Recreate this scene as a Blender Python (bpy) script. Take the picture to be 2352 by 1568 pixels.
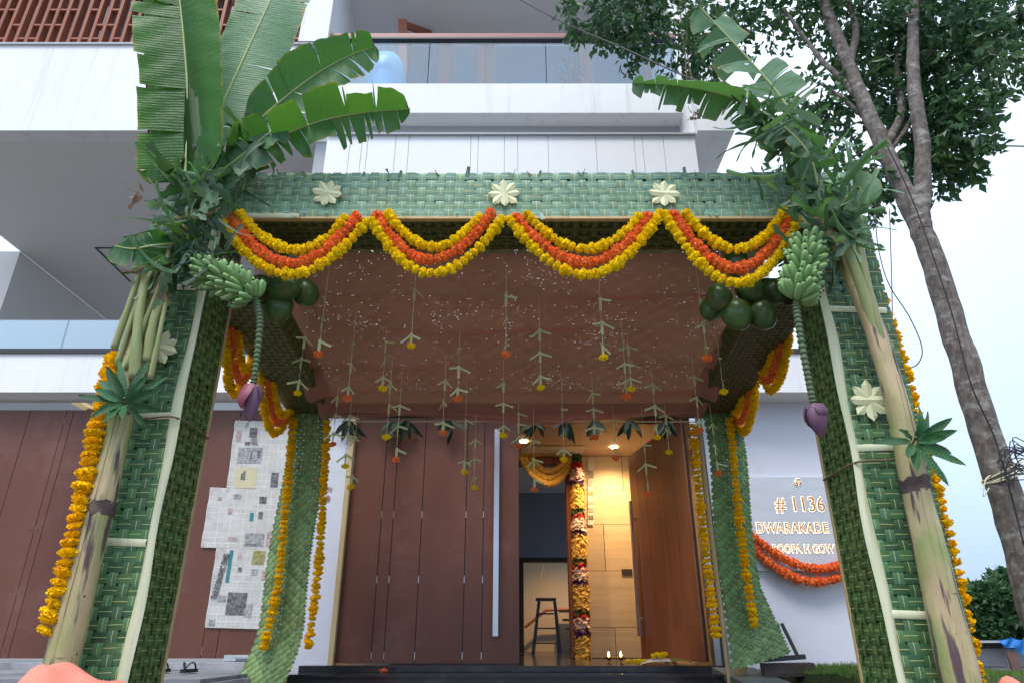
import bpy, math, random
from mathutils import Vector, Matrix, noise as mnoise
R = math.radians
sc = bpy.context.scene
for o_ in list(bpy.data.objects):
    bpy.data.objects.remove(o_)
COL = sc.collection
rnd = random.Random(7)

# ------------------------------------------------------------------ camera, sky, sun, exposure
CZ, PITCH, F = 0.62, R(23.7), 1568.0          # camera height, upward tilt, focal length in 2352-px widths
cam_d = bpy.data.cameras.new('camera'); cam_d.sensor_width = 36.0; cam_d.lens = 24.0
cam_d.clip_start = 0.05; cam_d.clip_end = 500
cam = bpy.data.objects.new('camera', cam_d); COL.objects.link(cam)
cam.location = (0, 0, CZ); cam.rotation_euler = (R(90) + PITCH, 0, 0)
sc.camera = cam

world = bpy.data.worlds.new('World'); sc.world = world; world.use_nodes = True
wn = world.node_tree; wn.nodes.clear()
SUN_EL, SUN_AZ = R(61), R(205)                # azimuth: clockwise from +Y; behind the camera, to the left
sky = wn.nodes.new('ShaderNodeTexSky'); sky.sky_type = 'NISHITA'; sky.sun_disc = False
sky.sun_elevation = SUN_EL; sky.sun_rotation = SUN_AZ; sky.dust_density = 4.0
mixs = wn.nodes.new('ShaderNodeMix'); mixs.data_type = 'RGBA'; mixs.inputs['Factor'].default_value = 0.82
mixs.inputs[7].default_value = (6.3, 7.15, 8.35, 1)      # bright cloud cover
wn.links.new(sky.outputs[0], mixs.inputs[6])
# overcast sky: brightest overhead, a little darker and bluer towards the horizon, the same all round
wg = wn.nodes.new('ShaderNodeTexCoord'); wz = wn.nodes.new('ShaderNodeSeparateXYZ'); wn.links.new(wg.outputs['Generated'], wz.inputs[0])
wr = wn.nodes.new('ShaderNodeMapRange'); wr.inputs[1].default_value = 0.0; wr.inputs[2].default_value = 1.0; wn.links.new(wz.outputs[2], wr.inputs[0])
wm = wn.nodes.new('ShaderNodeMix'); wm.data_type = 'RGBA'; wm.inputs[6].default_value = (0.50, 0.60, 0.735, 1); wm.inputs[7].default_value = (1.62, 1.58, 1.52, 1)
wn.links.new(wr.outputs[0], wm.inputs['Factor'])
wx = wn.nodes.new('ShaderNodeMix'); wx.data_type = 'RGBA'; wx.blend_type = 'MULTIPLY'; wx.inputs['Factor'].default_value = 1.0
wn.links.new(mixs.outputs[2], wx.inputs[6]); wn.links.new(wm.outputs[2], wx.inputs[7])
cn = wn.nodes.new('ShaderNodeTexNoise'); cn.inputs['Scale'].default_value = 2.2; cn.inputs['Detail'].default_value = 5; wn.links.new(wg.outputs['Generated'], cn.inputs['Vector'])
cr_ = wn.nodes.new('ShaderNodeMapRange'); cr_.inputs[1].default_value = 0.3; cr_.inputs[2].default_value = 0.7; cr_.inputs[3].default_value = 0.86; cr_.inputs[4].default_value = 1.08; wn.links.new(cn.outputs[0], cr_.inputs[0])
wy = wn.nodes.new('ShaderNodeMix'); wy.data_type = 'RGBA'; wy.blend_type = 'MULTIPLY'; wy.inputs['Factor'].default_value = 1.0
wn.links.new(wx.outputs[2], wy.inputs[6]); wn.links.new(cr_.outputs[0], wy.inputs[7])
bg = wn.nodes.new('ShaderNodeBackground'); bg.inputs['Strength'].default_value = 0.115
wn.links.new(wy.outputs[2], bg.inputs['Color'])
wo = wn.nodes.new('ShaderNodeOutputWorld'); wn.links.new(bg.outputs[0], wo.inputs[0])

sun_d = bpy.data.lights.new('sun', 'SUN'); sun_d.energy = 1.5; sun_d.angle = R(20); sun_d.color = (1.0, 0.97, 0.93)
sun = bpy.data.objects.new('sun', sun_d); COL.objects.link(sun)
sd = Vector((math.sin(SUN_AZ) * math.cos(SUN_EL), math.cos(SUN_AZ) * math.cos(SUN_EL), math.sin(SUN_EL)))
sun.rotation_euler = sd.to_track_quat('Z', 'Y').to_euler(); sun.location = sd * 60

sc.view_settings.view_transform = 'Standard'; sc.view_settings.look = 'None'
sc.view_settings.gamma = 1.0; sc.view_settings.use_curve_mapping = False
sc.view_settings.exposure = 0.76
sc.render.engine = 'CYCLES'
sc.cycles.max_bounces = 8; sc.cycles.transparent_max_bounces = 24
sc.cycles.use_denoising = True

CP, SP = math.cos(PITCH), math.sin(PITCH)
def ray(x, y):
    u = (x - 1176) / F; v = (784 - y) / F
    return Vector((u, CP - v * SP, SP + v * CP))
def at(x, y, Y):
    d = ray(x, y); t = Y / d.y
    return Vector((d.x * t, Y, d.z * t + CZ))

# ------------------------------------------------------------------ materials
MATS = {}
def newmat(name):
    m = bpy.data.materials.new(name); m.use_nodes = True
    nt = m.node_tree; nt.nodes.clear()
    out = nt.nodes.new('ShaderNodeOutputMaterial')
    MATS[name] = m
    return m, nt, out
def N(nt, t, **kw):
    n = nt.nodes.new(t)
    for k, v in kw.items():
        if hasattr(n, k): setattr(n, k, v)
    return n
def mixc(nt, fac, a, b, blend='MIX'):
    n = nt.nodes.new('ShaderNodeMix'); n.data_type = 'RGBA'; n.blend_type = blend
    for sock, val in ((n.inputs['Factor'], fac), (n.inputs[6], a), (n.inputs[7], b)):
        if hasattr(val, 'links'): nt.links.new(val, sock)
        elif isinstance(val, (tuple, list)): sock.default_value = (*val[:3], 1)
        else: sock.default_value = val
    return n.outputs[2]
def mth(nt, op, a, b=0.0, c=None):
    n = nt.nodes.new('ShaderNodeMath'); n.operation = op
    for i, val in enumerate((a, b) if c is None else (a, b, c)):
        if hasattr(val, 'links'): nt.links.new(val, n.inputs[i])
        else: n.inputs[i].default_value = val
    return n.outputs[0]
def ramp(nt, fac, lo, hi):
    n = nt.nodes.new('ShaderNodeMapRange'); n.clamp = True
    nt.links.new(fac, n.inputs[0]); n.inputs[1].default_value = lo; n.inputs[2].default_value = hi
    return n.outputs[0]
def noise(nt, co, scale, detail=4, rough=0.55, stretch=None):
    if stretch:
        mp = nt.nodes.new('ShaderNodeMapping'); mp.inputs['Scale'].default_value = stretch
        nt.links.new(co, mp.inputs[0]); co = mp.outputs[0]
    n = nt.nodes.new('ShaderNodeTexNoise'); n.inputs['Scale'].default_value = scale
    n.inputs['Detail'].default_value = detail; n.inputs['Roughness'].default_value = rough
    nt.links.new(co, n.inputs['Vector'])
    return n.outputs[0]
def pmat(name, c1, c2=None, scale=6, rough=0.6, bump=0.0, bscale=60, stretch=None, bstretch=None,
         rv=0.0, rh=0.0, spec=0.35, metal=0.0, transl=0.0, coat=0.0, grime=None, gscale=1.3, gstretch=None, glo=0.52):
    """a Principled surface: two-tone noise colour, per-object variation, fine bump, optional dirt of its own"""
    m, nt, out = newmat(name)
    tc = nt.nodes.new('ShaderNodeTexCoord').outputs['Object']
    col = None
    if c2 is not None:
        f = ramp(nt, noise(nt, tc, scale, 5, 0.6, stretch), 0.32, 0.68)
        col = mixc(nt, f, c1, c2)
    if grime is not None:
        g = ramp(nt, noise(nt, tc, gscale, 8, 0.7, gstretch), glo, glo + (0.28 if gstretch is None else 0.13))
        col = mixc(nt, g, col if col is not None else c1, grime)
    if rv or rh:
        oi = nt.nodes.new('ShaderNodeObjectInfo').outputs['Random']
        hs = nt.nodes.new('ShaderNodeHueSaturation')
        hs.inputs['Hue'].default_value = 0.5
        if col is not None: nt.links.new(col, hs.inputs['Color'])
        else: hs.inputs['Color'].default_value = (*c1, 1)
        nt.links.new(mth(nt, 'MULTIPLY_ADD', oi, 2 * rv, 1 - rv), hs.inputs['Value'])
        if rh:
            o2 = mth(nt, 'FRACT', mth(nt, 'MULTIPLY', oi, 17.31), 0)
            nt.links.new(mth(nt, 'MULTIPLY_ADD', o2, 2 * rh, 0.5 - rh), hs.inputs['Hue'])
        col = hs.outputs[0]
    b = nt.nodes.new('ShaderNodeBsdfPrincipled')
    if col is not None: nt.links.new(col, b.inputs['Base Color'])
    else: b.inputs['Base Color'].default_value = (*c1, 1)
    b.inputs['Roughness'].default_value = rough; b.inputs['Metallic'].default_value = metal
    b.inputs['Specular IOR Level'].default_value = spec; b.inputs['Coat Weight'].default_value = coat
    if bump:
        bp = nt.nodes.new('ShaderNodeBump'); bp.inputs['Strength'].default_value = bump; bp.inputs['Distance'].default_value = 0.004
        nt.links.new(noise(nt, tc, bscale, 5, 0.6, bstretch), bp.inputs['Height']); nt.links.new(bp.outputs[0], b.inputs['Normal'])
    last = b.outputs[0]
    if transl:
        tr = nt.nodes.new('ShaderNodeBsdfTranslucent')
        if col is not None: nt.links.new(col, tr.inputs[0])
        else: tr.inputs[0].default_value = (*c1, 1)
        mx = nt.nodes.new('ShaderNodeMixShader'); mx.inputs[0].default_value = transl
        nt.links.new(last, mx.inputs[1]); nt.links.new(tr.outputs[0], mx.inputs[2]); last = mx.outputs[0]
    nt.links.new(last, out.inputs[0])
    return m
def emat(name, c, s):
    m, nt, out = newmat(name)
    e = nt.nodes.new('ShaderNodeEmission'); e.inputs[0].default_value = (*c, 1); e.inputs[1].default_value = s
    nt.links.new(e.outputs[0], out.inputs[0]); return m
def glassmat(name, tint, gloss, rough=0.02):
    m, nt, out = newmat(name)
    g = nt.nodes.new('ShaderNodeBsdfGlossy'); g.inputs['Roughness'].default_value = rough; g.inputs[0].default_value = (0.9, 0.95, 1, 1)
    t = nt.nodes.new('ShaderNodeBsdfTransparent'); t.inputs[0].default_value = (*tint, 1)
    mx = nt.nodes.new('ShaderNodeMixShader'); mx.inputs[0].default_value = gloss
    nt.links.new(t.outputs[0], mx.inputs[1]); nt.links.new(g.outputs[0], mx.inputs[2]); nt.links.new(mx.outputs[0], out.inputs[0])
    return m
def ribbonmat(name, c1, c2, rib, rough=0.45, rv=0.3, rh=0.02, transl=0.12):
    """palm leaflet: stripes along it, pale midrib down the centre, every strip its own shade"""
    m, nt, out = newmat(name)
    uv = nt.nodes.new('ShaderNodeUVMap').outputs[0]
    sep = nt.nodes.new('ShaderNodeSeparateXYZ'); nt.links.new(uv, sep.inputs[0])
    oi = nt.nodes.new('ShaderNodeObjectInfo').outputs['Random']
    tc = nt.nodes.new('ShaderNodeTexCoord').outputs['Object']
    st = noise(nt, uv, 7.0, 3, 0.5, (0.5, 9.0, 1))
    c = mixc(nt, ramp(nt, st, 0.3, 0.7), c1, c2)
    pt = ramp(nt, noise(nt, tc, 9.0, 3), 0.35, 0.75)
    c = mixc(nt, mth(nt, 'MULTIPLY', pt, 0.5), c, c2)
    shift = nt.nodes.new('ShaderNodeVectorMath'); shift.operation = 'ADD'; nt.links.new(uv, shift.inputs[0])
    cmb = nt.nodes.new('ShaderNodeCombineXYZ'); nt.links.new(mth(nt, 'MULTIPLY', oi, 371.0), cmb.inputs[0]); nt.links.new(cmb.outputs[0], shift.inputs[1])
    old = ramp(nt, noise(nt, shift.outputs[0], 1.1, 3, 0.6, (0.5, 1.0, 1)), 0.56, 0.72)
    c = mixc(nt, mth(nt, 'MULTIPLY', old, 0.55), c, (c2[0] * 1.5 + 0.02, c2[1] * 0.98, c2[2] * 0.55))
    hs = nt.nodes.new('ShaderNodeHueSaturation'); nt.links.new(c, hs.inputs['Color'])
    nt.links.new(mth(nt, 'MULTIPLY_ADD', oi, 2 * rv, 1 - rv), hs.inputs['Value'])
    nt.links.new(mth(nt, 'MULTIPLY_ADD', mth(nt, 'FRACT', mth(nt, 'MULTIPLY', oi, 13.7)), 2 * rh, 0.5 - rh), hs.inputs['Hue'])
    dist = mth(nt, 'ABSOLUTE', mth(nt, 'SUBTRACT', sep.outputs[1], 0.5))
    isrib = mth(nt, 'LESS_THAN', dist, 0.028)
    c = mixc(nt, isrib, hs.outputs[0], rib)
    b = nt.nodes.new('ShaderNodeBsdfPrincipled'); nt.links.new(c, b.inputs['Base Color'])
    b.inputs['Roughness'].default_value = rough; b.inputs['Specular IOR Level'].default_value = 0.4
    bp = nt.nodes.new('ShaderNodeBump'); bp.inputs['Strength'].default_value = 0.35; bp.inputs['Distance'].default_value = 0.002
    nt.links.new(st, bp.inputs['Height']); nt.links.new(bp.outputs[0], b.inputs['Normal'])
    tr = nt.nodes.new('ShaderNodeBsdfTranslucent'); nt.links.new(c, tr.inputs[0])
    mx = nt.nodes.new('ShaderNodeMixShader'); mx.inputs[0].default_value = transl
    nt.links.new(b.outputs[0], mx.inputs[1]); nt.links.new(tr.outputs[0], mx.inputs[2]); nt.links.new(mx.outputs[0], out.inputs[0])
    return m
def leafmat(name, c1, c2, veins=60.0, rough=0.4, transl=0.35, back=None, edge=None, rv=0.2):
    """banana blade: ribs across it (uv.x runs along the midrib, uv.y from the midrib to the margin)"""
    m, nt, out = newmat(name)
    uv = nt.nodes.new('ShaderNodeUVMap').outputs[0]
    sep = nt.nodes.new('ShaderNodeSeparateXYZ'); nt.links.new(uv, sep.inputs[0])
    tc = nt.nodes.new('ShaderNodeTexCoord').outputs['Object']
    w = mth(nt, 'SINE', mth(nt, 'MULTIPLY', sep.outputs[0], veins * 6.283))
    n1 = noise(nt, uv, 3.0, 5, 0.65, (26.0, 0.9, 1))
    c = mixc(nt, ramp(nt, n1, 0.3, 0.72), c1, c2)
    if back:
        gm = nt.nodes.new('ShaderNodeNewGeometry').outputs['Backfacing']
        c = mixc(nt, mth(nt, 'MULTIPLY', gm, 0.75), c, back)
    if edge:
        e = ramp(nt, mth(nt, 'ADD', sep.outputs[1], mth(nt, 'MULTIPLY', mth(nt, 'SUBTRACT', noise(nt, tc, 14, 4), 0.5), 0.35)), 0.93, 1.02)
        c = mixc(nt, e, c, edge)
    oi = nt.nodes.new('ShaderNodeObjectInfo').outputs['Random']
    hs = nt.nodes.new('ShaderNodeHueSaturation'); nt.links.new(c, hs.inputs['Color'])
    nt.links.new(mth(nt, 'MULTIPLY_ADD', oi, 2 * rv, 1 - rv), hs.inputs['Value']); c = hs.outputs[0]
    b = nt.nodes.new('ShaderNodeBsdfPrincipled'); nt.links.new(c, b.inputs['Base Color'])
    b.inputs['Roughness'].default_value = rough; b.inputs['Specular IOR Level'].default_value = 0.4
    bp = nt.nodes.new('ShaderNodeBump'); bp.inputs['Strength'].default_value = 0.6; bp.inputs['Distance'].default_value = 0.0022
    nt.links.new(mth(nt, 'ADD', mth(nt, 'MULTIPLY', w, 0.35), mth(nt, 'MULTIPLY', n1, 4.0)), bp.inputs['Height']); nt.links.new(bp.outputs[0], b.inputs['Normal'])
    tr = nt.nodes.new('ShaderNodeBsdfTranslucent'); nt.links.new(mixc(nt, 0.5, c, (0.16, 0.42, 0.02)), tr.inputs[0])
    mx = nt.nodes.new('ShaderNodeMixShader'); mx.inputs[0].default_value = transl
    nt.links.new(b.outputs[0], mx.inputs[1]); nt.links.new(tr.outputs[0], mx.inputs[2]); nt.links.new(mx.outputs[0], out.inputs[0])
    return m

WHITE = pmat('white_plaster', (0.81, 0.82, 0.84), (0.77, 0.78, 0.80), 0.8, 0.75, 0.25, 140, grime=(0.70, 0.70, 0.70), gscale=1.6, gstretch=(4, 4, 0.22), glo=0.53)
CLAD = pmat('textured_white_cladding', (0.82, 0.83, 0.85), (0.78, 0.79, 0.82), 1.0, 0.7, 0.9, 55)
SOFFIT = pmat('soffit_paint', (0.78, 0.78, 0.79), (0.74, 0.74, 0.75), 0.5, 0.8, 0.1, 80)
GREYP = pmat('grey_paint', (0.42, 0.44, 0.47), None, rough=0.7)
COMPOUND = pmat('lilac_white_paint', (0.66, 0.68, 0.76), (0.60, 0.62, 0.71), 0.9, 0.75, 0.15, 120, grime=(0.52, 0.50, 0.50), gscale=1.1)
MAROON = pmat('maroon_laminate', (0.150, 0.056, 0.036), (0.112, 0.040, 0.026), 3.0, 0.42, 0.12, 300, rv=0.07, spec=0.4, stretch=(1, 1, 0.15), grime=(0.18, 0.085, 0.068), gscale=2.2)
WOODLEAF = pmat('lacquered_brown_wood', (0.30, 0.105, 0.04), (0.22, 0.07, 0.028), 4.0, 0.4, 0.1, 90, stretch=(6, 6, 0.4), rv=0.06, spec=0.5, grime=(0.15, 0.05, 0.025), gscale=2.0)
WOOD = pmat('teak_louver', (0.30, 0.095, 0.05), (0.24, 0.07, 0.035), 5.0, 0.5, 0.1, 90, stretch=(6, 6, 0.4), rv=0.12)
WOODPOST = pmat('orange_brown_door_wood', (0.46, 0.17, 0.07), (0.38, 0.13, 0.05), 5.0, 0.5, 0.1, 90, stretch=(6, 6, 0.4))
WOODL = pmat('pale_timber', (0.55, 0.42, 0.22), (0.45, 0.33, 0.16), 6, 0.65, 0.2, 60, stretch=(5, 5, 0.5))
DARKW = pmat('dark_door_frame', (0.05, 0.028, 0.02), (0.035, 0.02, 0.015), 6, 0.45, 0.1, 60)
STEEL = pmat('brushed_steel', (0.62, 0.63, 0.66), (0.52, 0.53, 0.56), 20, 0.32, metal=1.0, stretch=(1, 1, 0.1))
FRAME = pmat('dark_metal_frame', (0.045, 0.045, 0.05), None, rough=0.4)
PINKRAIL = pmat('rose_wood_rail', (0.36, 0.16, 0.15), (0.30, 0.12, 0.11), 8, 0.35, stretch=(0.3, 3, 3))
GRANITE = pmat('black_granite', (0.022, 0.022, 0.026), (0.045, 0.045, 0.05), 160, 0.12, spec=0.5, grime=(0.09, 0.085, 0.08), gscale=5)
STONE = pmat('travertine_tile', (0.60, 0.50, 0.37), (0.47, 0.39, 0.29), 3.0, 0.5, 0.15, 40, stretch=(0.5, 1, 5), rv=0.07)
ASPHALT = pmat('dusty_concrete_road', (0.16, 0.15, 0.135), (0.12, 0.115, 0.105), 6, 0.9, 0.5, 120)
SLAB = pmat('worn_grey_paving', (0.24, 0.25, 0.28), (0.16, 0.17, 0.19), 3.5, 0.8, 0.5, 60, grime=(0.09, 0.09, 0.09), gscale=3)
KERB = pmat('pale_kerb_concrete', (0.42, 0.42, 0.45), (0.30, 0.30, 0.33), 5, 0.85, 0.5, 70, grime=(0.12, 0.11, 0.10), gscale=4)
SOIL = pmat('lawn_soil', (0.05, 0.075, 0.02), (0.035, 0.05, 0.015), 12, 0.95, 0.8, 60)
GRASS = pmat('lawn_grass', (0.10, 0.20, 0.03), (0.14, 0.22, 0.05), 3, 0.6, transl=0.3)
BLOCK = pmat('concrete_block', (0.33, 0.33, 0.35), (0.24, 0.24, 0.26), 4, 0.9, 0.6, 50, rv=0.15)
HALL = pmat('blue_grey_hall_paint', (0.23, 0.25, 0.32), (0.20, 0.22, 0.28), 1.0, 0.8)
CREAM = pmat('cream_room_paint', (0.62, 0.52, 0.38), None, rough=0.8)
CEIL = pmat('porch_ceiling', (0.48, 0.40, 0.32), (0.42, 0.34, 0.27), 3, 0.6, stretch=(1, 5, 1))
GLASS = glassmat('railing_glass', (0.76, 0.87, 0.95), 0.10)
GLASS2 = glassmat('terrace_glass', (0.80, 0.93, 0.94), 0.3)
PANE = pmat('window_pane', (0.10, 0.14, 0.18), None, rough=0.04, spec=1.0, coat=1.0)
BLUEP = pmat('light_blue_plastic', (0.34, 0.60, 0.78), None, rough=0.35)
LAMPW = emat('downlight_glow', (1.0, 0.72, 0.36), 40)
FLAME = emat('oil_flame', (1.0, 0.62, 0.2), 25)

RIBBEAM = ribbonmat('pale_palm_leaflet', (0.105, 0.235, 0.155), (0.165, 0.305, 0.205), (0.60, 0.60, 0.36), 0.42, 0.28, 0.04)
RIBBEAMV = ribbonmat('grey_green_palm_leaflet', (0.15, 0.285, 0.175), (0.21, 0.345, 0.22), (0.66, 0.66, 0.42), 0.42, 0.22, 0.03)
RIBH = ribbonmat('deep_green_palm_leaflet', (0.042, 0.120, 0.046), (0.072, 0.170, 0.072), (0.60, 0.60, 0.22), 0.40, 0.38, 0.035)
RIBV = ribbonmat('mid_green_palm_leaflet', (0.060, 0.155, 0.070), (0.10, 0.215, 0.105), (0.58, 0.60, 0.22), 0.42, 0.3, 0.03)
RIBI = ribbonmat('olive_palm_leaflet', (0.045, 0.115, 0.032), (0.085, 0.165, 0.05), (0.50, 0.52, 0.22), 0.45, 0.35, 0.02)
RIBU = ribbonmat('shade_tinted_palm_leaflet', (0.05, 0.085, 0.022), (0.10, 0.12, 0.035), (0.36, 0.36, 0.12), 0.5, 0.3, 0.02)  # darker leaflet for the undersides, their shade put into the colour
RIBDRY = ribbonmat('drying_palm_leaflet', (0.13, 0.10, 0.045), (0.07, 0.08, 0.03), (0.40, 0.34, 0.16), 0.55, 0.3, 0.02)
RIBMATL = ribbonmat('fresh_palm_leaflet', (0.14, 0.25, 0.075), (0.22, 0.34, 0.13), (0.34, 0.42, 0.19), 0.4, 0.3, 0.025)
RIBMATR = ribbonmat('hung_palm_leaflet', (0.09, 0.20, 0.06), (0.16, 0.30, 0.10), (0.40, 0.46, 0.20), 0.4, 0.32, 0.025)
CORE = pmat('palm_mat_backing', (0.035, 0.06, 0.022), None, rough=0.9)
SHEATH = pmat('pale_banana_sheath', (0.66, 0.67, 0.50), (0.54, 0.58, 0.36), 7, 0.5, 0.3, 60, stretch=(4, 4, 0.3), bstretch=(3, 3, 0.2), rv=0.08)
STARM = pmat('cream_palm_frond', (0.76, 0.76, 0.50), (0.68, 0.70, 0.42), 18, 0.5, 0.1, 80, rv=0.06, transl=0.1)
YEL = pmat('yellow_marigold', (0.97, 0.78, 0.012), (0.95, 0.68, 0.008), 90, 0.75, rv=0.05, rh=0.006, transl=0.12, spec=0.15)
ORA = pmat('orange_marigold', (0.97, 0.32, 0.10), (0.95, 0.25, 0.06), 90, 0.75, rv=0.06, rh=0.006, transl=0.12, spec=0.15)
DYEL = pmat('deep_yellow_marigold', (0.96, 0.66, 0.008), (0.93, 0.56, 0.005), 90, 0.75, rv=0.08, rh=0.008, transl=0.12, spec=0.15)
PALEY = pmat('cream_yellow_chrysanthemum', (0.82, 0.58, 0.16), (0.78, 0.50, 0.10), 60, 0.75, 0.8, 90, rv=0.05, transl=0.15)
REDP = pmat('red_petals', (0.50, 0.010, 0.018), (0.35, 0.006, 0.012), 60, 0.7, 0.8, 90)
WHITEP = pmat('white_petals', (0.78, 0.68, 0.58), (0.66, 0.42, 0.42), 26, 0.75, 0.8, 90)
PURP = pmat('purple_petals', (0.07, 0.02, 0.12), (0.05, 0.015, 0.08), 60, 0.7, 0.8, 90)
GRNP = pmat('green_sprigs', (0.05, 0.11, 0.02), (0.03, 0.07, 0.015), 60, 0.7, 0.8, 90)
STRING = pmat('pale_string', (0.60, 0.60, 0.42), None, rough=0.8)
BOW = pmat('folded_palm_strip', (0.62, 0.68, 0.36), (0.54, 0.60, 0.28), 20, 0.5, transl=0.25, rv=0.12)
ROPE = pmat('jute_rope', (0.22, 0.17, 0.10), (0.15, 0.11, 0.06), 120, 0.9, 0.8, 300)
CABLE = pmat('black_cable', (0.015, 0.015, 0.017), None, rough=0.5)
BLADE = leafmat('banana_blade', (0.020, 0.100, 0.034), (0.040, 0.150, 0.044), 110, 0.38, 0.38, back=(0.07, 0.16, 0.09), edge=(0.26, 0.20, 0.03))
BLADEA = leafmat('backlit_tint_banana_blade', (0.022, 0.115, 0.012), (0.036, 0.155, 0.016), 110, 0.4, 0.5, edge=(0.26, 0.20, 0.03))  # more saturated green: light coming through the leaf is put into the colour
BLADE2 = leafmat('torn_banana_blade', (0.070, 0.165, 0.09), (0.115, 0.225, 0.125), 110, 0.42, 0.28, back=(0.18, 0.29, 0.18), edge=(0.28, 0.21, 0.08))
SCRAP = leafmat('banana_leaf_scrap', (0.018, 0.062, 0.034), (0.055, 0.12, 0.068), 6, 0.42, 0.22, back=(0.13, 0.21, 0.14), edge=(0.18, 0.12, 0.06), rv=0.45)
SCRAP2 = leafmat('pale_leaf_scrap', (0.07, 0.17, 0.085), (0.13, 0.24, 0.13), 6, 0.42, 0.25, back=(0.18, 0.28, 0.17), edge=(0.25, 0.19, 0.09), rv=0.3)
DRYLEAF = pmat('dried_leaf', (0.24, 0.14, 0.085), (0.34, 0.24, 0.18), 14, 0.7, 0.4, 60, rv=0.25, transl=0.2)
MIDRIB = pmat('leaf_midrib', (0.34, 0.40, 0.16), (0.26, 0.33, 0.12), 10, 0.45, rv=0.1)
PETIOLE = pmat('leaf_stalk', (0.20, 0.27, 0.10), (0.34, 0.33, 0.16), 5, 0.45, 0.2, 60, stretch=(4, 4, 0.5), rv=0.15)
BANANA = pmat('unripe_banana', (0.22, 0.36, 0.14), (0.16, 0.29, 0.10), 5, 0.5, 0.1, 60, rv=0.16, spec=0.3, grime=(0.10, 0.13, 0.05), gscale=8, glo=0.56)
BTIP = pmat('banana_tip', (0.045, 0.05, 0.03), None, rough=0.8)
RACHIS = pmat('bunch_stalk', (0.10, 0.15, 0.075), (0.06, 0.09, 0.045), 30, 0.6, 0.4, 80)
BUD = pmat('purple_banana_bud', (0.17, 0.09, 0.15), (0.11, 0.05, 0.09), 7, 0.55, 0.25, 60, stretch=(3, 3, 0.4), spec=0.3)
BUDIN = pmat('bract_inside', (0.20, 0.04, 0.07), None, rough=0.5)
COCO = pmat('green_coconut', (0.055, 0.115, 0.022), (0.03, 0.07, 0.015), 7, 0.33, 0.1, 40, rv=0.2, grime=(0.11, 0.10, 0.03), gscale=9, spec=0.5)
CALYX = pmat('coconut_cap', (0.10, 0.09, 0.045), None, rough=0.8)
MANGO = leafmat('mango_leaf', (0.018, 0.095, 0.03), (0.03, 0.13, 0.04), 14, 0.28, 0.12, rv=0.25)
TORAN = leafmat('silhouette_mango_leaf', (0.006, 0.018, 0.006), (0.009, 0.024, 0.008), 14, 0.4, 0.1, rv=0.3)  # near-black: the silhouette against the light is put into the leaf colour
BARK = pmat('tree_bark', (0.19, 0.165, 0.15), (0.075, 0.06, 0.052), 24, 0.9, 1.0, 46, stretch=(1, 1, 0.55), bstretch=(1, 1, 0.5), grime=(0.30, 0.285, 0.26), gscale=7, gstretch=(1, 1, 1.8))
TREELEAF = pmat('tree_foliage', (0.034, 0.098, 0.05), (0.09, 0.18, 0.06), 1.8, 0.34, transl=0.4, spec=0.5)
FARLEAF = pmat('far_foliage', (0.05, 0.12, 0.04), (0.03, 0.075, 0.03), 1.2, 0.6, transl=0.25)
PALELEAF = pmat('pale_foliage', (0.09, 0.16, 0.12), (0.06, 0.12, 0.09), 1.2, 0.6, transl=0.2)
PINK = pmat('salmon_cotton', (0.76, 0.27, 0.20), (0.68, 0.21, 0.155), 5, 0.85, 1.0, 16, transl=0.12, bstretch=(1, 2.5, 3))
PAPER = None

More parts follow.
